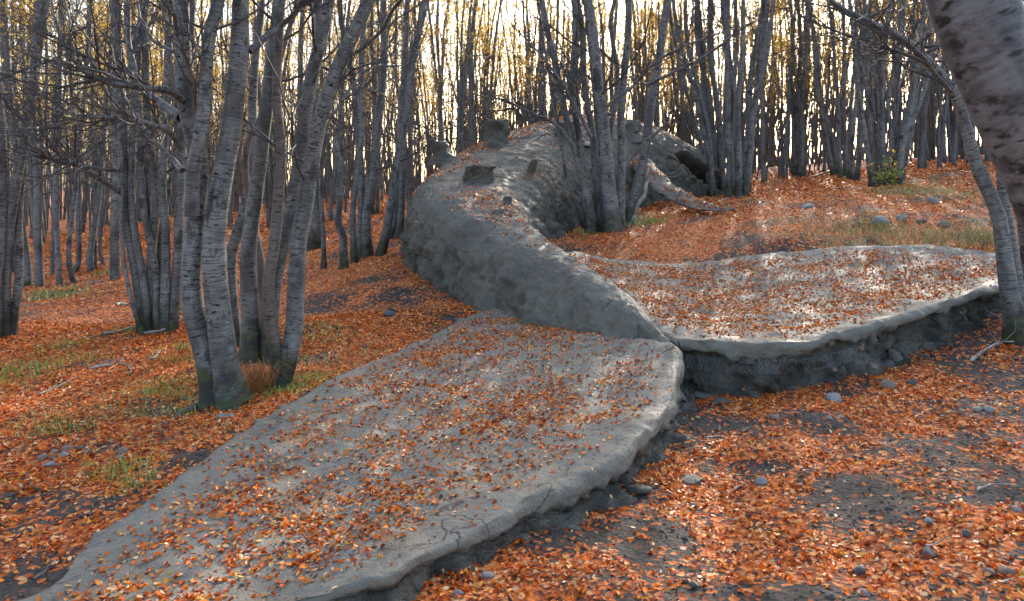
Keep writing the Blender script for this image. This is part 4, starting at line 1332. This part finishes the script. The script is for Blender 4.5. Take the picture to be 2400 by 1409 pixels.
def fallen_leaves():
    rng = np.random.default_rng(21)
    def ground_pts(n, y0, y1, pw):
        y = y0 + (y1 - y0) * rng.random(n) ** pw
        x = rng.uniform(-0.95, 0.95, n) * y
        x = x + rng.normal(0, .1, n)
        keep = rng.random(n) < np.clip(litter(x, y) * 1.15 - 0.12, 0.02, 1) ** 1.4
        x, y = x[keep], y[keep]
        e = 0.05
        z = gz(x, y)
        near = np.exp(-((x / 9) ** 2 + ((y - 6) / 9) ** 2))
        z = z + near * (0.018 * fbm(np.stack([x, y, x * 0], 1) * 6.5, 3, 51))
        nx, ny = (gz(x + e, y) - z) / e, (gz(x, y + e) - z) / e
        N = np.stack([-nx * .5, -ny * .5, np.ones_like(x)], 1)
        return np.stack([x, y, z], 1), N
    P, N = ground_pts(180000, 2.0, 9.5, 0.72)
    sz = 0.0125 * rng.uniform(0.35, 1.45, len(P)) * np.clip(P[:, 1] / 7, 1, 1.3)
    o = link('leaf_litter', leaves_mesh('leaf_litter', P, N, sz, True, rng))
    tag(o, 'carpet of fallen orange leaves over the near forest floor', 'leaf litter', kind='stuff')
    P, N = ground_pts(175000, 9.5, 30, 0.7)
    sz = 0.017 * rng.uniform(0.6, 1.4, len(P)) * np.clip(P[:, 1] / 9, 1, 2.2)
    o = link('leaf_litter', leaves_mesh('far_leaf_litter', P, N, sz, False, rng))
    tag(o, 'carpet of fallen orange leaves over the forest floor farther back', 'leaf litter', kind='stuff')
    # on the whale
    def dens_fl(c, n):
        k = fbm(c * 1.1, 2, 500)
        d = 1900 * np.clip(0.80 + 0.5 * k, 0.3, 1.4) * np.clip(0.9 + 0.8 * fbm(c * 5.5, 2, 505), 0.12, 2.2)
        # few on the bare rims
        return d
    Ps, Ns_, Sz = [], [], []
    def rimfade(c, A, B):
        A_, B_ = catmull_even(A, 120)[:, :2], catmull_even(B, 120)[:, :2]
        def dist(E):
            out = np.empty(len(c))
            for k in range(0, len(c), 20000):
                q = c[k:k + 20000, :2]
                out[k:k + 20000] = np.sqrt(((q[:, None] - E[None]) ** 2).sum(-1).min(1))
            return out
        return np.clip((dist(A_) - .03) / .30, 0.05, 1) * np.clip((dist(B_) - .08) / .32, 0.03, 1)
    P, N = surface_sample(FLV, FLF, lambda c, n: dens_fl(c, n) * 1.15 * rimfade(c, LA, LB), rng, 0.8)
    Ps.append(P); Ns_.append(N); Sz.append(0.0132 * rng.uniform(.45, 1.4, len(P)))
    P, N = surface_sample(FRV, FRF, lambda c, n: dens_fl(c, n) * 1.1 * rimfade(c, RA_, RB_), rng, 0.8)
    Ps.append(P); Ns_.append(N); Sz.append(0.0142 * rng.uniform(.5, 1.3, len(P)))
    P, N = surface_sample(BV, BF, lambda c, n: np.clip((n[:, 2] - .72) * 5, 0, 1) * 260 * np.clip(0.3 + 1.2 * fbm(c * .9, 2, 520) + (c[:, 1] > 14.5) * .5, 0.04, 1.6) * np.clip((c[:, 1] - 6.5) / 5, .12, 1), rng, 0.72)
    Ps.append(P); Ns_.append(N); Sz.append(0.0175 * rng.uniform(.7, 1.3, len(P)) * np.clip(P[:, 1] / 9, 1, 1.5))
    P, N = surface_sample(FPV, FPF, lambda c, n: 260 * np.clip(.3 + 1.2 * fbm(c * 1.5, 2, 530), 0, 1.5), rng, 0.5)
    Ps.append(P); Ns_.append(N); Sz.append(0.028 * rng.uniform(.7, 1.3, len(P)))
    P, N, S = np.concatenate(Ps), np.concatenate(Ns_), np.concatenate(Sz)
    # the largest in the picture, on the near fluke, are leaves of their own
    u = 1200 + F * P[:, 0] / P[:, 1]; v = HZ - F * (P[:, 2] - CZ) / P[:, 1]
    app = S / P[:, 1] * ((u > 20) & (u < 2380) & (v > 0) & (v < 1400))
    order = np.argsort(-app)
    own, rest = order[:260], order[260:]
    o = link('leaf_litter', leaves_mesh('whale_leaf_litter', P[rest], N[rest], S[rest], True, rng, 0.95))
    tag(o, 'thin scatter of fallen orange leaves over the clay whale and its flukes', 'leaf litter', kind='stuff')
    protos = [leaves_mesh('fallen_leaf', np.zeros((1, 3)), np.array([[0, 0, 1.0]]), np.ones(1), True, np.random.default_rng(700 + k)) for k in range(14)]
    for n, i in enumerate(own):
        o = link('fallen_leaf', protos[n % 14])
        o.location = P[i]
        q = Vector(N[i]).to_track_quat('Z', 'Y')
        o.rotation_mode = 'QUATERNION'
        from mathutils import Quaternion
        o.rotation_quaternion = q @ Quaternion((0, 0, 1), rng.uniform(0, 6.28))
        o.scale = (S[i],) * 3
        tag(o, 'curled orange leaf lying on the part of the near fluke closest to the camera', 'leaf', 'leaves on the near end of the near fluke')
    return len(P)
print('whale leaves', fallen_leaves())

# ------------------------------------------------------------------ soil crumbs
def crumbs(name, P, size, mat, label, rng):
    m = len(P)
    base = np.array([(1, 0, 0), (-1, 0, 0), (0, 1, 0), (0, -1, 0), (0, 0, 1), (0, 0, -1)], dtype=float)
    tri = np.array([(0, 2, 4), (2, 1, 4), (1, 3, 4), (3, 0, 4), (2, 0, 5), (1, 2, 5), (3, 1, 5), (0, 3, 5)])
    V = base[None] * size[:, None, None] * rng.uniform(.5, 1.3, (m, 6, 1))
    a = rng.uniform(0, 6.28, m); c, s_ = np.cos(a), np.sin(a)
    V = np.stack([V[..., 0] * c[:, None] - V[..., 1] * s_[:, None], V[..., 0] * s_[:, None] + V[..., 1] * c[:, None], V[..., 2] * .7], -1)
    V = V + P[:, None]
    Fc = (np.arange(m)[:, None, None] * 6 + tri[None]).reshape(-1, 3)
    o = link(name, make_mesh(name, V.reshape(-1, 3), [Fc], mat, smooth=True))
    tag(o, label, 'soil', kind='stuff')
def soil_crumbs():
    rng = np.random.default_rng(66)
    n = 26000
    y = 2.2 + 7 * rng.random(n) ** 0.8
    x = rng.uniform(-.8, .8, n) * y
    k = rng.random(n) < 1.1 - litter(x, y)
    x, y = x[k], y[k]
    P = np.stack([x, y, gz(x, y)], 1)
    P[:, 2] += np.exp(-((x / 9) ** 2 + ((y - 6) / 9) ** 2)) * 0.018 * fbm(np.stack([x, y, x * 0], 1) * 6.5, 3, 51)
    crumbs('soil_crumbs', P, rng.uniform(.003, .012, len(P)) * (1 + 1.5 * (rng.random(len(P)) > .95)), plain('dark_soil', (0.075, 0.066, 0.06), .9), 'dark crumbs of soil and grit between the fallen leaves', rng)
    Ps = []
    for V, Fc, dn in ((FLV, FLF, 190), (FRV, FRF, 170), (BV, BF, 130)):
        P, N = surface_sample(V, Fc, lambda c, n: dn * np.clip(.5 + 1.2 * fbm(c * 2.3, 2, 707), 0.02, 2), rng, 0.55)
        Ps.append(P)
    P = np.concatenate(Ps)
    crumbs('clay_crumbs', P, rng.uniform(.003, .009, len(P)) * np.clip(P[:, 1] / 7, 1, 1.8), plain('dark_clay_crumb', (0.07, 0.064, 0.055), .8), 'dark crumbs of clay stuck on the whale and flukes', rng)
soil_crumbs()

# ------------------------------------------------------------------ stones
def stone_mesh(k, mat, flat=0.65):
    V, q = sphere_grid(13, 18)
    r = np.random.default_rng(900 + k)
    off = r.uniform(0, 50, 3)
    n = fbm(V * 1.2 + off, 3, 600)
    V = V * (1 + 0.28 * n)[:, None]
    # a few planed faces
    for j in range(5):
        a = unit(r.normal(0, 1, 3)); lim = r.uniform(.62, .85)
        dd = V @ a
        V = V - np.clip(dd - lim, 0, None)[:, None] * a * 0.85
    V = V * (1, r.uniform(.65, .9), flat)
    return make_mesh('stone', V, [q], mat, extra={'mud': np.full(len(V), .15), 'grit': np.full(len(V), .6)})
STONE_M = {}
def stone(label, u, v, wpx, colour, sink=0.3, flat=0.65, on=None, group=None, bvh=None):
    if bvh is not None:
        loc, nor = hit(bvh, u, v)
        g = loc if loc is not None else gpx(u, v)
    else:
        g = gpx(u, v)
    key = (colour, len(STONE_M) % 5, flat)
    me = STONE_M.setdefault((colour, hash(label) % 1 + (u * 7 + v) % 4, flat), None)
    if me is None:
        me = stone_mesh((u * 13 + v) % 97, ST[colour], flat)
        STONE_M[(colour, hash(label) % 1 + (u * 7 + v) % 4, flat)] = me
    o = link('stone', me)
    r = wpx / 2 / F * g[1]
    o.scale = (r, r, r)
    o.location = (g[0], g[1], g[2] + r * flat * (1 - 2 * sink) * 0.6)
    o.rotation_euler = (random.uniform(-.2, .2), random.uniform(-.2, .2), random.uniform(0, 6.28))
    tag(o, label, 'stone', group)
    return o
for a in [
    ('brown round stone of the small pile on the left slope', 160, 1056, 26, 'brown'),
    ('largest grey stone in the small pile on the left slope', 150, 1070, 28, 'grey'),
    ('grey stone at the upper left of the small pile', 129, 1061, 18, 'grey'),
    ('flat tan stone at the left end of the small pile', 98, 1078, 26, 'brown'),
    ('pale stone at the near end of the small pile', 118, 1090, 20, 'pale'),
    ('dark stone at the middle of the small pile', 124, 1077, 18, 'dark'),
    ('black stone at the right end of the small pile', 190, 1057, 22, 'dark'),
    ('small pale stone right of the black one in the pile', 203, 1064, 20, 'pale'),
    ('small dark stone on the near right of the pile', 168, 1080, 16, 'dark'),
    ('tan stone lying alone right of the small pile', 290, 1062, 28, 'brown'),
    ('small grey stone just below the lone tan stone', 281, 1076, 16, 'grey'),
    ('grey stone sunk by the foot of the mossy trunk', 518, 985, 34, 'grey'),
    ('second grey stone by the mossy trunk, nearer the fluke', 540, 980, 26, 'grey'),
    ('brown wedge stone below the far fluke wall', 2078, 908, 44, 'brown'),
    ('dark rounded stone right of the brown wedge stone', 2135, 902, 28, 'dark'),
    ('flat pale slab half buried below the fluke wall', 1955, 938, 40, 'pale'),
    ('small white pebble on the soil in the right foreground', 1968, 980, 14, 'pale'),
    ('grey pebble beside the small white pebble', 1944, 982, 16, 'grey'),
    ('flat beige stone near the curved root', 1816, 982, 26, 'pale'),
    ('angular grey stone in the middle of the right foreground leaves', 1784, 1134, 30, 'grey'),
    ('dark round stone below the angular grey stone', 1872, 1176, 24, 'dark'),
    ('grey round pebble near the corner of the near fluke', 1626, 1186, 18, 'grey'),
    ('pale pebble among leaves in the middle right foreground', 1982, 1136, 16, 'pale'),
    ('grey block stone in the lower right leaves', 2176, 1228, 28, 'grey'),
    ('small dark stone right of the grey block stone', 2266, 1256, 24, 'dark'),
    ('long dark slate stone in the lower right foreground', 2180, 1303, 40, 'dark'),
    ('dark flat stone among leaves near the bottom edge', 2012, 1343, 36, 'dark'),
    ('left one of two tan cobbles near the lower right corner', 2318, 1346, 28, 'brown'),
    ('right one of two tan cobbles near the lower right corner', 2356, 1342, 38, 'brown'),
    ('dark stone just below the two tan cobbles', 2250, 1374, 26, 'dark'),
    ('grey cube-like stone at the bottom edge on the right', 2230, 1396, 24, 'grey'),
    ('grey stone cut by the bottom edge right of centre', 2024, 1398, 32, 'grey'),
    ('grey stone at the right edge above the cobbles', 2386, 1200, 26, 'grey'),
    ('grey stone at the right edge beside sunlit leaves', 2394, 1056, 22, 'grey'),
    ('pale stone among bright leaves on the right', 2290, 961, 22, 'pale'),
    ('grey stone beside the pale one among bright leaves', 2318, 964, 24, 'grey'),
    ('small grey stone at the bottom edge below the near fluke', 1074, 1398, 26, 'grey'),
    ('pale flat stone pressed in soil below the near fluke', 1140, 1352, 34, 'pale'),
    ('small dark pebble right of the pale flat stone', 1182, 1356, 14, 'dark'),
    ('upright pale boulder on the far side of the right clearing', 2186, 478, 24, 'pale', 0.15, 0.9),
    ('grey rock with dry grass in the right clearing', 2062, 524, 40, 'grey'),
    ('smaller grey rock right of the grassy one', 2112, 516, 30, 'grey'),
    ('rusty brown rock in the right clearing', 2210, 532, 34, 'brown'),
    ('flat grey rock in the middle of the clearing', 1890, 488, 36, 'grey', 0.35, 0.4),
    ('low dark rock between the grey and brown ones', 2160, 524, 28, 'dark', 0.3, 0.45),
    ('pale cut log end lying near the centre clump', 1500, 556, 14, 'pale', 0.2, 0.6),
    ('mossy dark stone on the slope behind the thick clump', 855, 815, 16, 'dark'),
    ('flat dark stone in the leaves left of the whale flank', 915, 738, 40, 'dark', 0.4, 0.4),
]:
    stone(*a)
for a in [
    ('brown boulder wedged under the lip of the near fluke', 1048, 1288, 50, 'brown', 0.3, 0.85, fl_bvh),
    ('brown cobble left of the boulder under the near fluke', 1000, 1315, 38, 'brown', 0.3, 0.75, None),
    ('grey cobble at the left end under the near fluke lip', 955, 1330, 34, 'grey', 0.3, 0.7, None),
]:
    o = stone(*a[:7])
# cobbles bedded in the wall of the far fluke
for i, (u, v, w, c) in enumerate([(1950, 800, 36, 'grey'), (2045, 800, 38, 'clay'), (2080, 804, 46, 'clay'), (2020, 812, 30, 'brown'), (1955, 866, 24, 'brown'), (1975, 868, 26, 'dark'), (2048, 862, 26, 'brown'), (2022, 866, 24, 'dark'), (2080, 860, 40, 'dark'), (2000, 886, 28, 'grey'), (1985, 838, 60, 'clay'), (2100, 836, 40, 'clay'), (1930, 846, 26, 'dark')]):
    loc, nor = hit(fr_bvh, u, v)
    if loc is None or loc[1] > 7.5:
        loc = gpx(u, v)
    r = w / 2 / F * loc[1]
    me = stone_mesh(40 + i, ST[c], 0.7)
    o = link('cobble', me, flukeR)
    o.scale = (r, r, r)
    o.location = Vector((loc + np.array([0, 0.03, 0])) - WR)
    o.rotation_euler = (random.uniform(-.4, .4), random.uniform(-.4, .4), random.uniform(0, 6))
segs = wire_netting(1606, 1760, 1) + wire_netting(1775, 1860, 2) + wire_netting(1880, 1990, 3)
tb = Tubes()
for a, b in segs:
    tb.add([a, b], [0.0018, 0.0018], 3)
me = tb.mesh('wire_netting', WIRE, WR)
if me: link('wire_netting', me, flukeR)
# slabs of fallen clay at the foot of the wall
for i, (u, v, w, lab) in enumerate([(1650, 935, 70, 'flat clay slab fallen at the left foot of the far fluke wall'), (1690, 945, 60, 'broken clay slab just below the corner slab'), (1770, 925, 50, 'clay slab fallen below the middle of the far wall'),
                                    (1860, 915, 56, 'clay slab under the wire netting'), (1610, 1030, 44, 'upright clay chunk fallen beside the near fluke corner'), (1620, 1130, 60, 'flat clay slab lying beside the near fluke corner'),
                                    (1340, 1240, 54, 'cracked clay flake under the near fluke lip'), (1230, 1265, 60, 'wide cracked clay flake farther along the near fluke lip'), (1490, 1150, 70, 'large cracked clay plate sagging off the near fluke'), (2255, 760, 40, 'clay crumb heap under the tip of the far fluke')]):
    o = stone(lab, u, v, w, 'clay', 0.35, 0.28)
    o.name = 'clay_chunk'
    o['category'] = 'clay chunk'

# ------------------------------------------------------------------ sticks and roots
def stick(label, pts, w, name='fallen_branch', side=0, mat=None, lift=0.02, cat='branch'):
    rng = np.random.default_rng(int(pts[0][0] * 7 + pts[0][1]))
    P = []
    for k, (u, v) in enumerate(pts):
        g = gpx(u, v)
        P.append(g + np.array([0, 0, lift * (0.4 + rng.random())]))
    path = catmull_even(P, 22)
    ln = np.linalg.norm(np.diff(path, axis=0), axis=1).sum()
    path = path + fbm(path * 9, 2, 44)[:, None] * 0.006
    r = w / 2 / F * P[0][1]
    tb = Tubes()
    rad = r * np.linspace(1, 0.4, 22)
    rad[0] *= .5
    tb.add(path, rad, 7)
    for k in range(side):
        i = int(rng.integers(6, 20))
        dd = unit(path[i] - path[i - 2])
        sd = unit(np.cross(dd, np.array([0, 0, 1.0]))) * rng.choice([-1, 1])
        grow(tb, path[i], unit(dd + sd * .8 + np.array([0, 0, .15])), ln * .3, rad[i] * .5, 2, rng, None, 0.0)
    o0 = P[0]
    me = tb.mesh('stick', mat or DEADWOOD, o0)
    o = link(name, me)
    o.location = o0
    tag(o, label, cat)
    return o
stick('pale forked branch lying on leaves under the arching beech', [(2275, 855), (2310, 832), (2350, 812), (2400, 815)], 9, side=3, lift=0.04)
stick('thin dark branch leaning from the right edge below the far fluke', [(2305, 740), (2330, 765), (2370, 778)], 7, side=1, lift=0.08)
stick('curved dark root surfacing in the soil right of the near fluke', [(1685, 1000), (1690, 1018), (1730, 1020), (1770, 995)], 9, 'tree_root', 0, TWIG, 0.0, 'root')
stick('dark arched root just below the curved one', [(1650, 1030), (1690, 1028), (1725, 1045)], 11, 'tree_root', 0, TWIG, 0.0, 'root')
stick('small bent stick on soil in the right foreground', [(1705, 1165), (1735, 1150), (1750, 1135)], 6)
stick('crooked grey stick lying across leaves on the left slope', [(210, 872), (250, 862), (295, 858), (308, 872), (303, 880)], 7)
stick('long thin stick pointing uphill on the left slope', [(90, 930), (140, 910), (180, 888)], 6, side=1)
stick('long grey branch at the foot of the slender bundle', [(338, 794), (375, 790), (410, 768), (442, 742)], 9, side=1, lift=0.05)
stick('thin twig lying left of the slender bundle', [(240, 788), (280, 784), (322, 768)], 6)
stick('short dark log end lying on the left slope', [(272, 718), (285, 714), (298, 716)], 10)
stick('small stick in leaves behind the thick clump', [(345, 850), (362, 842), (376, 825)], 6, side=1)
stick('mossy root running left from the thick clump', [(470, 950), (430, 968), (395, 990), (370, 1005)], 18, 'tree_root', 0, BARK, 0.0, 'root')
stick('dark twig beside the small pile of stones', [(100, 1098), (130, 1096), (155, 1097)], 4)
stick('dark forked twig at the lower left edge of the near fluke', [(80, 1370), (105, 1345), (120, 1325)], 9, side=2, mat=TWIG)
stick('thin dark twig at the left edge on bare soil', [(0, 1185), (40, 1165), (55, 1150)], 7, side=1, mat=TWIG)
stick('crooked twig in the leaves above the bare soil patch', [(62, 1115), (70, 1140), (95, 1160)], 6, mat=TWIG)
stick('fine twig lying in the lower right foreground', [(2170, 1290), (2190, 1282), (2222, 1274)], 5)
stick('pale thin stick among bright leaves at the right edge', [(2290, 1155), (2330, 1145), (2395, 1150)], 5)
stick('long dark twig at the bottom edge below centre', [(935, 1365), (955, 1385), (985, 1400)], 8, mat=TWIG)
stick('thin curled twig near the lower right cobbles', [(2350, 1380), (2370, 1370), (2395, 1378)], 4)
stick('dark stick crossing leaves left of the whale flank', [(900, 742), (912, 730), (935, 735)], 8, mat=TWIG)
stick('dark branch lying along the far edge of the right clearing', [(1905, 418), (1925, 410), (1950, 402)], 8, mat=TWIG)
stick('small white twig beside the near fluke foot', [(1130, 1325), (1140, 1335), (1150, 1340)], 4)

# ------------------------------------------------------------------ grass, straw and the sprig
def blades(C, N_per, hgt, spread, cols, rng, lean=0.6, w=0.003):
    V, Fq, Cc = [], [], []
    base = 0
    for c, h, sp, nb in zip(C, hgt, spread, N_per):
        m = nb
        b = np.array(c) + np.stack([rng.normal(0, sp, m), rng.normal(0, sp, m), np.zeros(m)], 1)
        b[:, 2] = gz(b[:, 0], b[:, 1]) - 0.005
        az = rng.uniform(0, 6.28, m)
        dr = np.stack([np.cos(az), np.sin(az), np.zeros(m)], 1) * rng.uniform(.2, lean * 1.6, (m, 1))
        hh = (h * rng.uniform(.5, 1.2, m))[:, None]
        s = np.stack([-np.sin(az), np.cos(az), np.zeros(m)], 1) * w * rng.uniform(.7, 1.4, (m, 1)) * max(1, c[1] / 7)
        up = np.array([0, 0, 1.0])
        m1 = b + up * hh * .6 + dr * hh * .35
        tp = b + up * hh * .85 + dr * hh * 1.0
        V.append(np.stack([b - s, b + s, m1 + s * .8, m1 - s * .8, tp], 1).reshape(-1, 3))
        i = np.arange(m)[:, None] * 5 + base
        Fq.append((i + np.array([[0, 1, 2, 3]]), i + np.array([[3, 2, 4]])))
        base += m * 5
        cc = np.asarray(cols)[rng.integers(0, len(cols), m)] * rng.uniform(.7, 1.25, (m, 1))
        Cc.append(np.repeat(cc, 5, axis=0))
    return np.concatenate(V), [np.concatenate([f[0] for f in Fq]), np.concatenate([f[1] for f in Fq])], np.concatenate(Cc)
GR = [(0.12, 0.22, 0.03), (0.20, 0.30, 0.05), (0.30, 0.34, 0.08), (0.40, 0.38, 0.13)]
DRY = [(0.42, 0.36, 0.18), (0.34, 0.28, 0.13), (0.25, 0.22, 0.09), (0.20, 0.21, 0.07)]
rng = np.random.default_rng(5)
green = [(690, 905, .05, .22, 420), (715, 898, .05, .16, 260), (660, 912, .04, .10, 120), (435, 905, .05, .22, 200), (400, 920, .05, .2, 160), (380, 912, .04, .2, 140), (440, 960, .05, .16, 160), (735, 790, .07, .2, 140), (755, 780, .06, .25, 100),
         (150, 815, .09, .14, 90), (60, 880, .10, .22, 160), (40, 870, .09, .2, 120), (135, 1010, .07, .12, 110), (285, 1105, .08, .08, 70), (265, 1120, .07, .1, 60), (320, 1130, .07, .1, 60), (440, 815, .07, .12, 90), (415, 845, .06, .14, 80), (300, 780, .09, .1, 60),
         (130, 690, .12, .25, 90), (145, 700, .1, .25, 80), (215, 840, .07, .15, 60), (100, 985, .06, .14, 60), (340, 920, .05, .2, 90), (265, 640, .12, .3, 90), (1500, 525, .14, .25, 200), (1385, 545, .1, .25, 100), (1760, 470 , .05, .1, 30), (1620, 418, .1, .4, 40), (2105, 440, .14, .5, 60)]
C, hh, sp, nb = [], [], [], []
for u, v, h, s, n in green:
    C.append(gpx(u, v)); hh.append(h); sp.append(s); nb.append(int(n * 1.2))
V, Fq, Cc = blades(C, nb, hh, sp, GR, rng)
tag(link('grass', make_mesh('green_grass', V, Fq, GRASS, col=Cc, smooth=False)), 'short green grass tufts scattered through the leaves', 'grass', kind='stuff')
dry = [(2170, 455, .14, .45, 300), (2120, 450, .12, .5, 200), (2230, 470, .12, .5, 180), (2060, 545, .12, .3, 220), (2040, 530, .14, .3, 240), (2270, 560, .14, .35, 360), (2200, 560, .12, .35, 260), (2120, 565, .12, .4, 240), (2000, 568, .1, .4, 200), (1930, 572, .1, .35, 140), (1815, 525, .1, .25, 80), (1500, 530, .12, .2, 120),
       (760, 840, .05, .35, 260), (820, 850, .05, .3, 200), (720, 850, .05, .3, 160), (880, 810, .05, .3, 120), (300, 950, .05, .4, 160), (240, 940, .05, .35, 140), (360, 960, .05, .3, 120), (500, 1010, .06, .1, 60), (350, 1040, .06, .15, 50), (1290, 575, .1, .3, 60), (140, 870, .06, .4, 90), (80, 1000, .06, .2, 60), (2310, 560, .14, .3, 240), (2350, 545, .12, .3, 160)]
C, hh, sp, nb = [], [], [], []
for u, v, h, s, n in dry:
    C.append(gpx(u, v)); hh.append(h); sp.append(s); nb.append(n)
V, Fq, Cc = blades(C, nb, hh, sp, DRY, rng, 0.9)
tag(link('grass', make_mesh('dry_grass', V, Fq, GRASS, col=Cc, smooth=False)), 'straw-coloured dry grass on the clearing and slope', 'grass', kind='stuff')

def straw_bundle():
    rng = np.random.default_rng(8)
    c = gpx(602, 915)
    tb = Tubes()
    for k in range(260):
        a = c + np.array([rng.normal(0, .06), rng.normal(0, .05), rng.uniform(0, .05)])
        az = rng.uniform(0, 6.28)
        h = rng.uniform(.06, .22)
        d = np.array([math.cos(az), math.sin(az), 0]) * rng.uniform(.03, .15)
        tb.add([a, a + d * .4 + (0, 0, h * .6), a + d * .9 + (0, 0, h), a + d * 1.5 + (0, 0, h * .8)], [.0022, .002, .0016, .001], 3)
    me = tb.mesh('straw', plain('orange_straw', (0.50, 0.20, 0.06), .6), c)
    o = link('dry_root_tuft', me)
    o.location = c
    tag(o, 'tangled orange-brown tuft of dry rootlets wedged between the stems of the thick clump', 'tuft')
straw_bundle()

def sprig():
    rng = np.random.default_rng(12)
    g = gpx(2078, 436) + np.array([0, -0.25, 0])
    root = empty('young_shrub', g)
    tag(root, 'small leafy sprig, yellow and green, at the foot of the dark fan clump', 'shrub')
    tb = Tubes()
    ty, tg = [], []
    for k in range(9):
        top = PX(2078 + rng.uniform(-40, 45), rng.uniform(352, 412), g[1] - .1)
        p = catmull_even([g, (g + top) / 2 + rng.normal(0, .05, 3), top], 8)
        tb.add(p, np.linspace(.009, .003, 8), 4)
        (ty if k % 3 else tg).extend(p[3:])
    link('stems', tb.mesh('sprig_stems', TWIG, g), root)
    link('foliage', leaf_cloud(np.array(ty), None, 7, .03, rng, YELLOWS, 'sprig_yellow', FOLIAGE, g, .06), root)
    link('foliage', leaf_cloud(np.array(tg), None, 9, .03, rng, [(0.10, 0.25, 0.08), (0.14, 0.3, 0.12)], 'sprig_green', FOLIAGE, g, .06), root)
sprig()
tris = sum(sum(len(p.vertices) - 2 for p in m.polygons) for m in bpy.data.meshes) if False else 0
print('objects', len(bpy.data.objects), 'loops', sum(len(m.loops) for m in bpy.data.meshes))
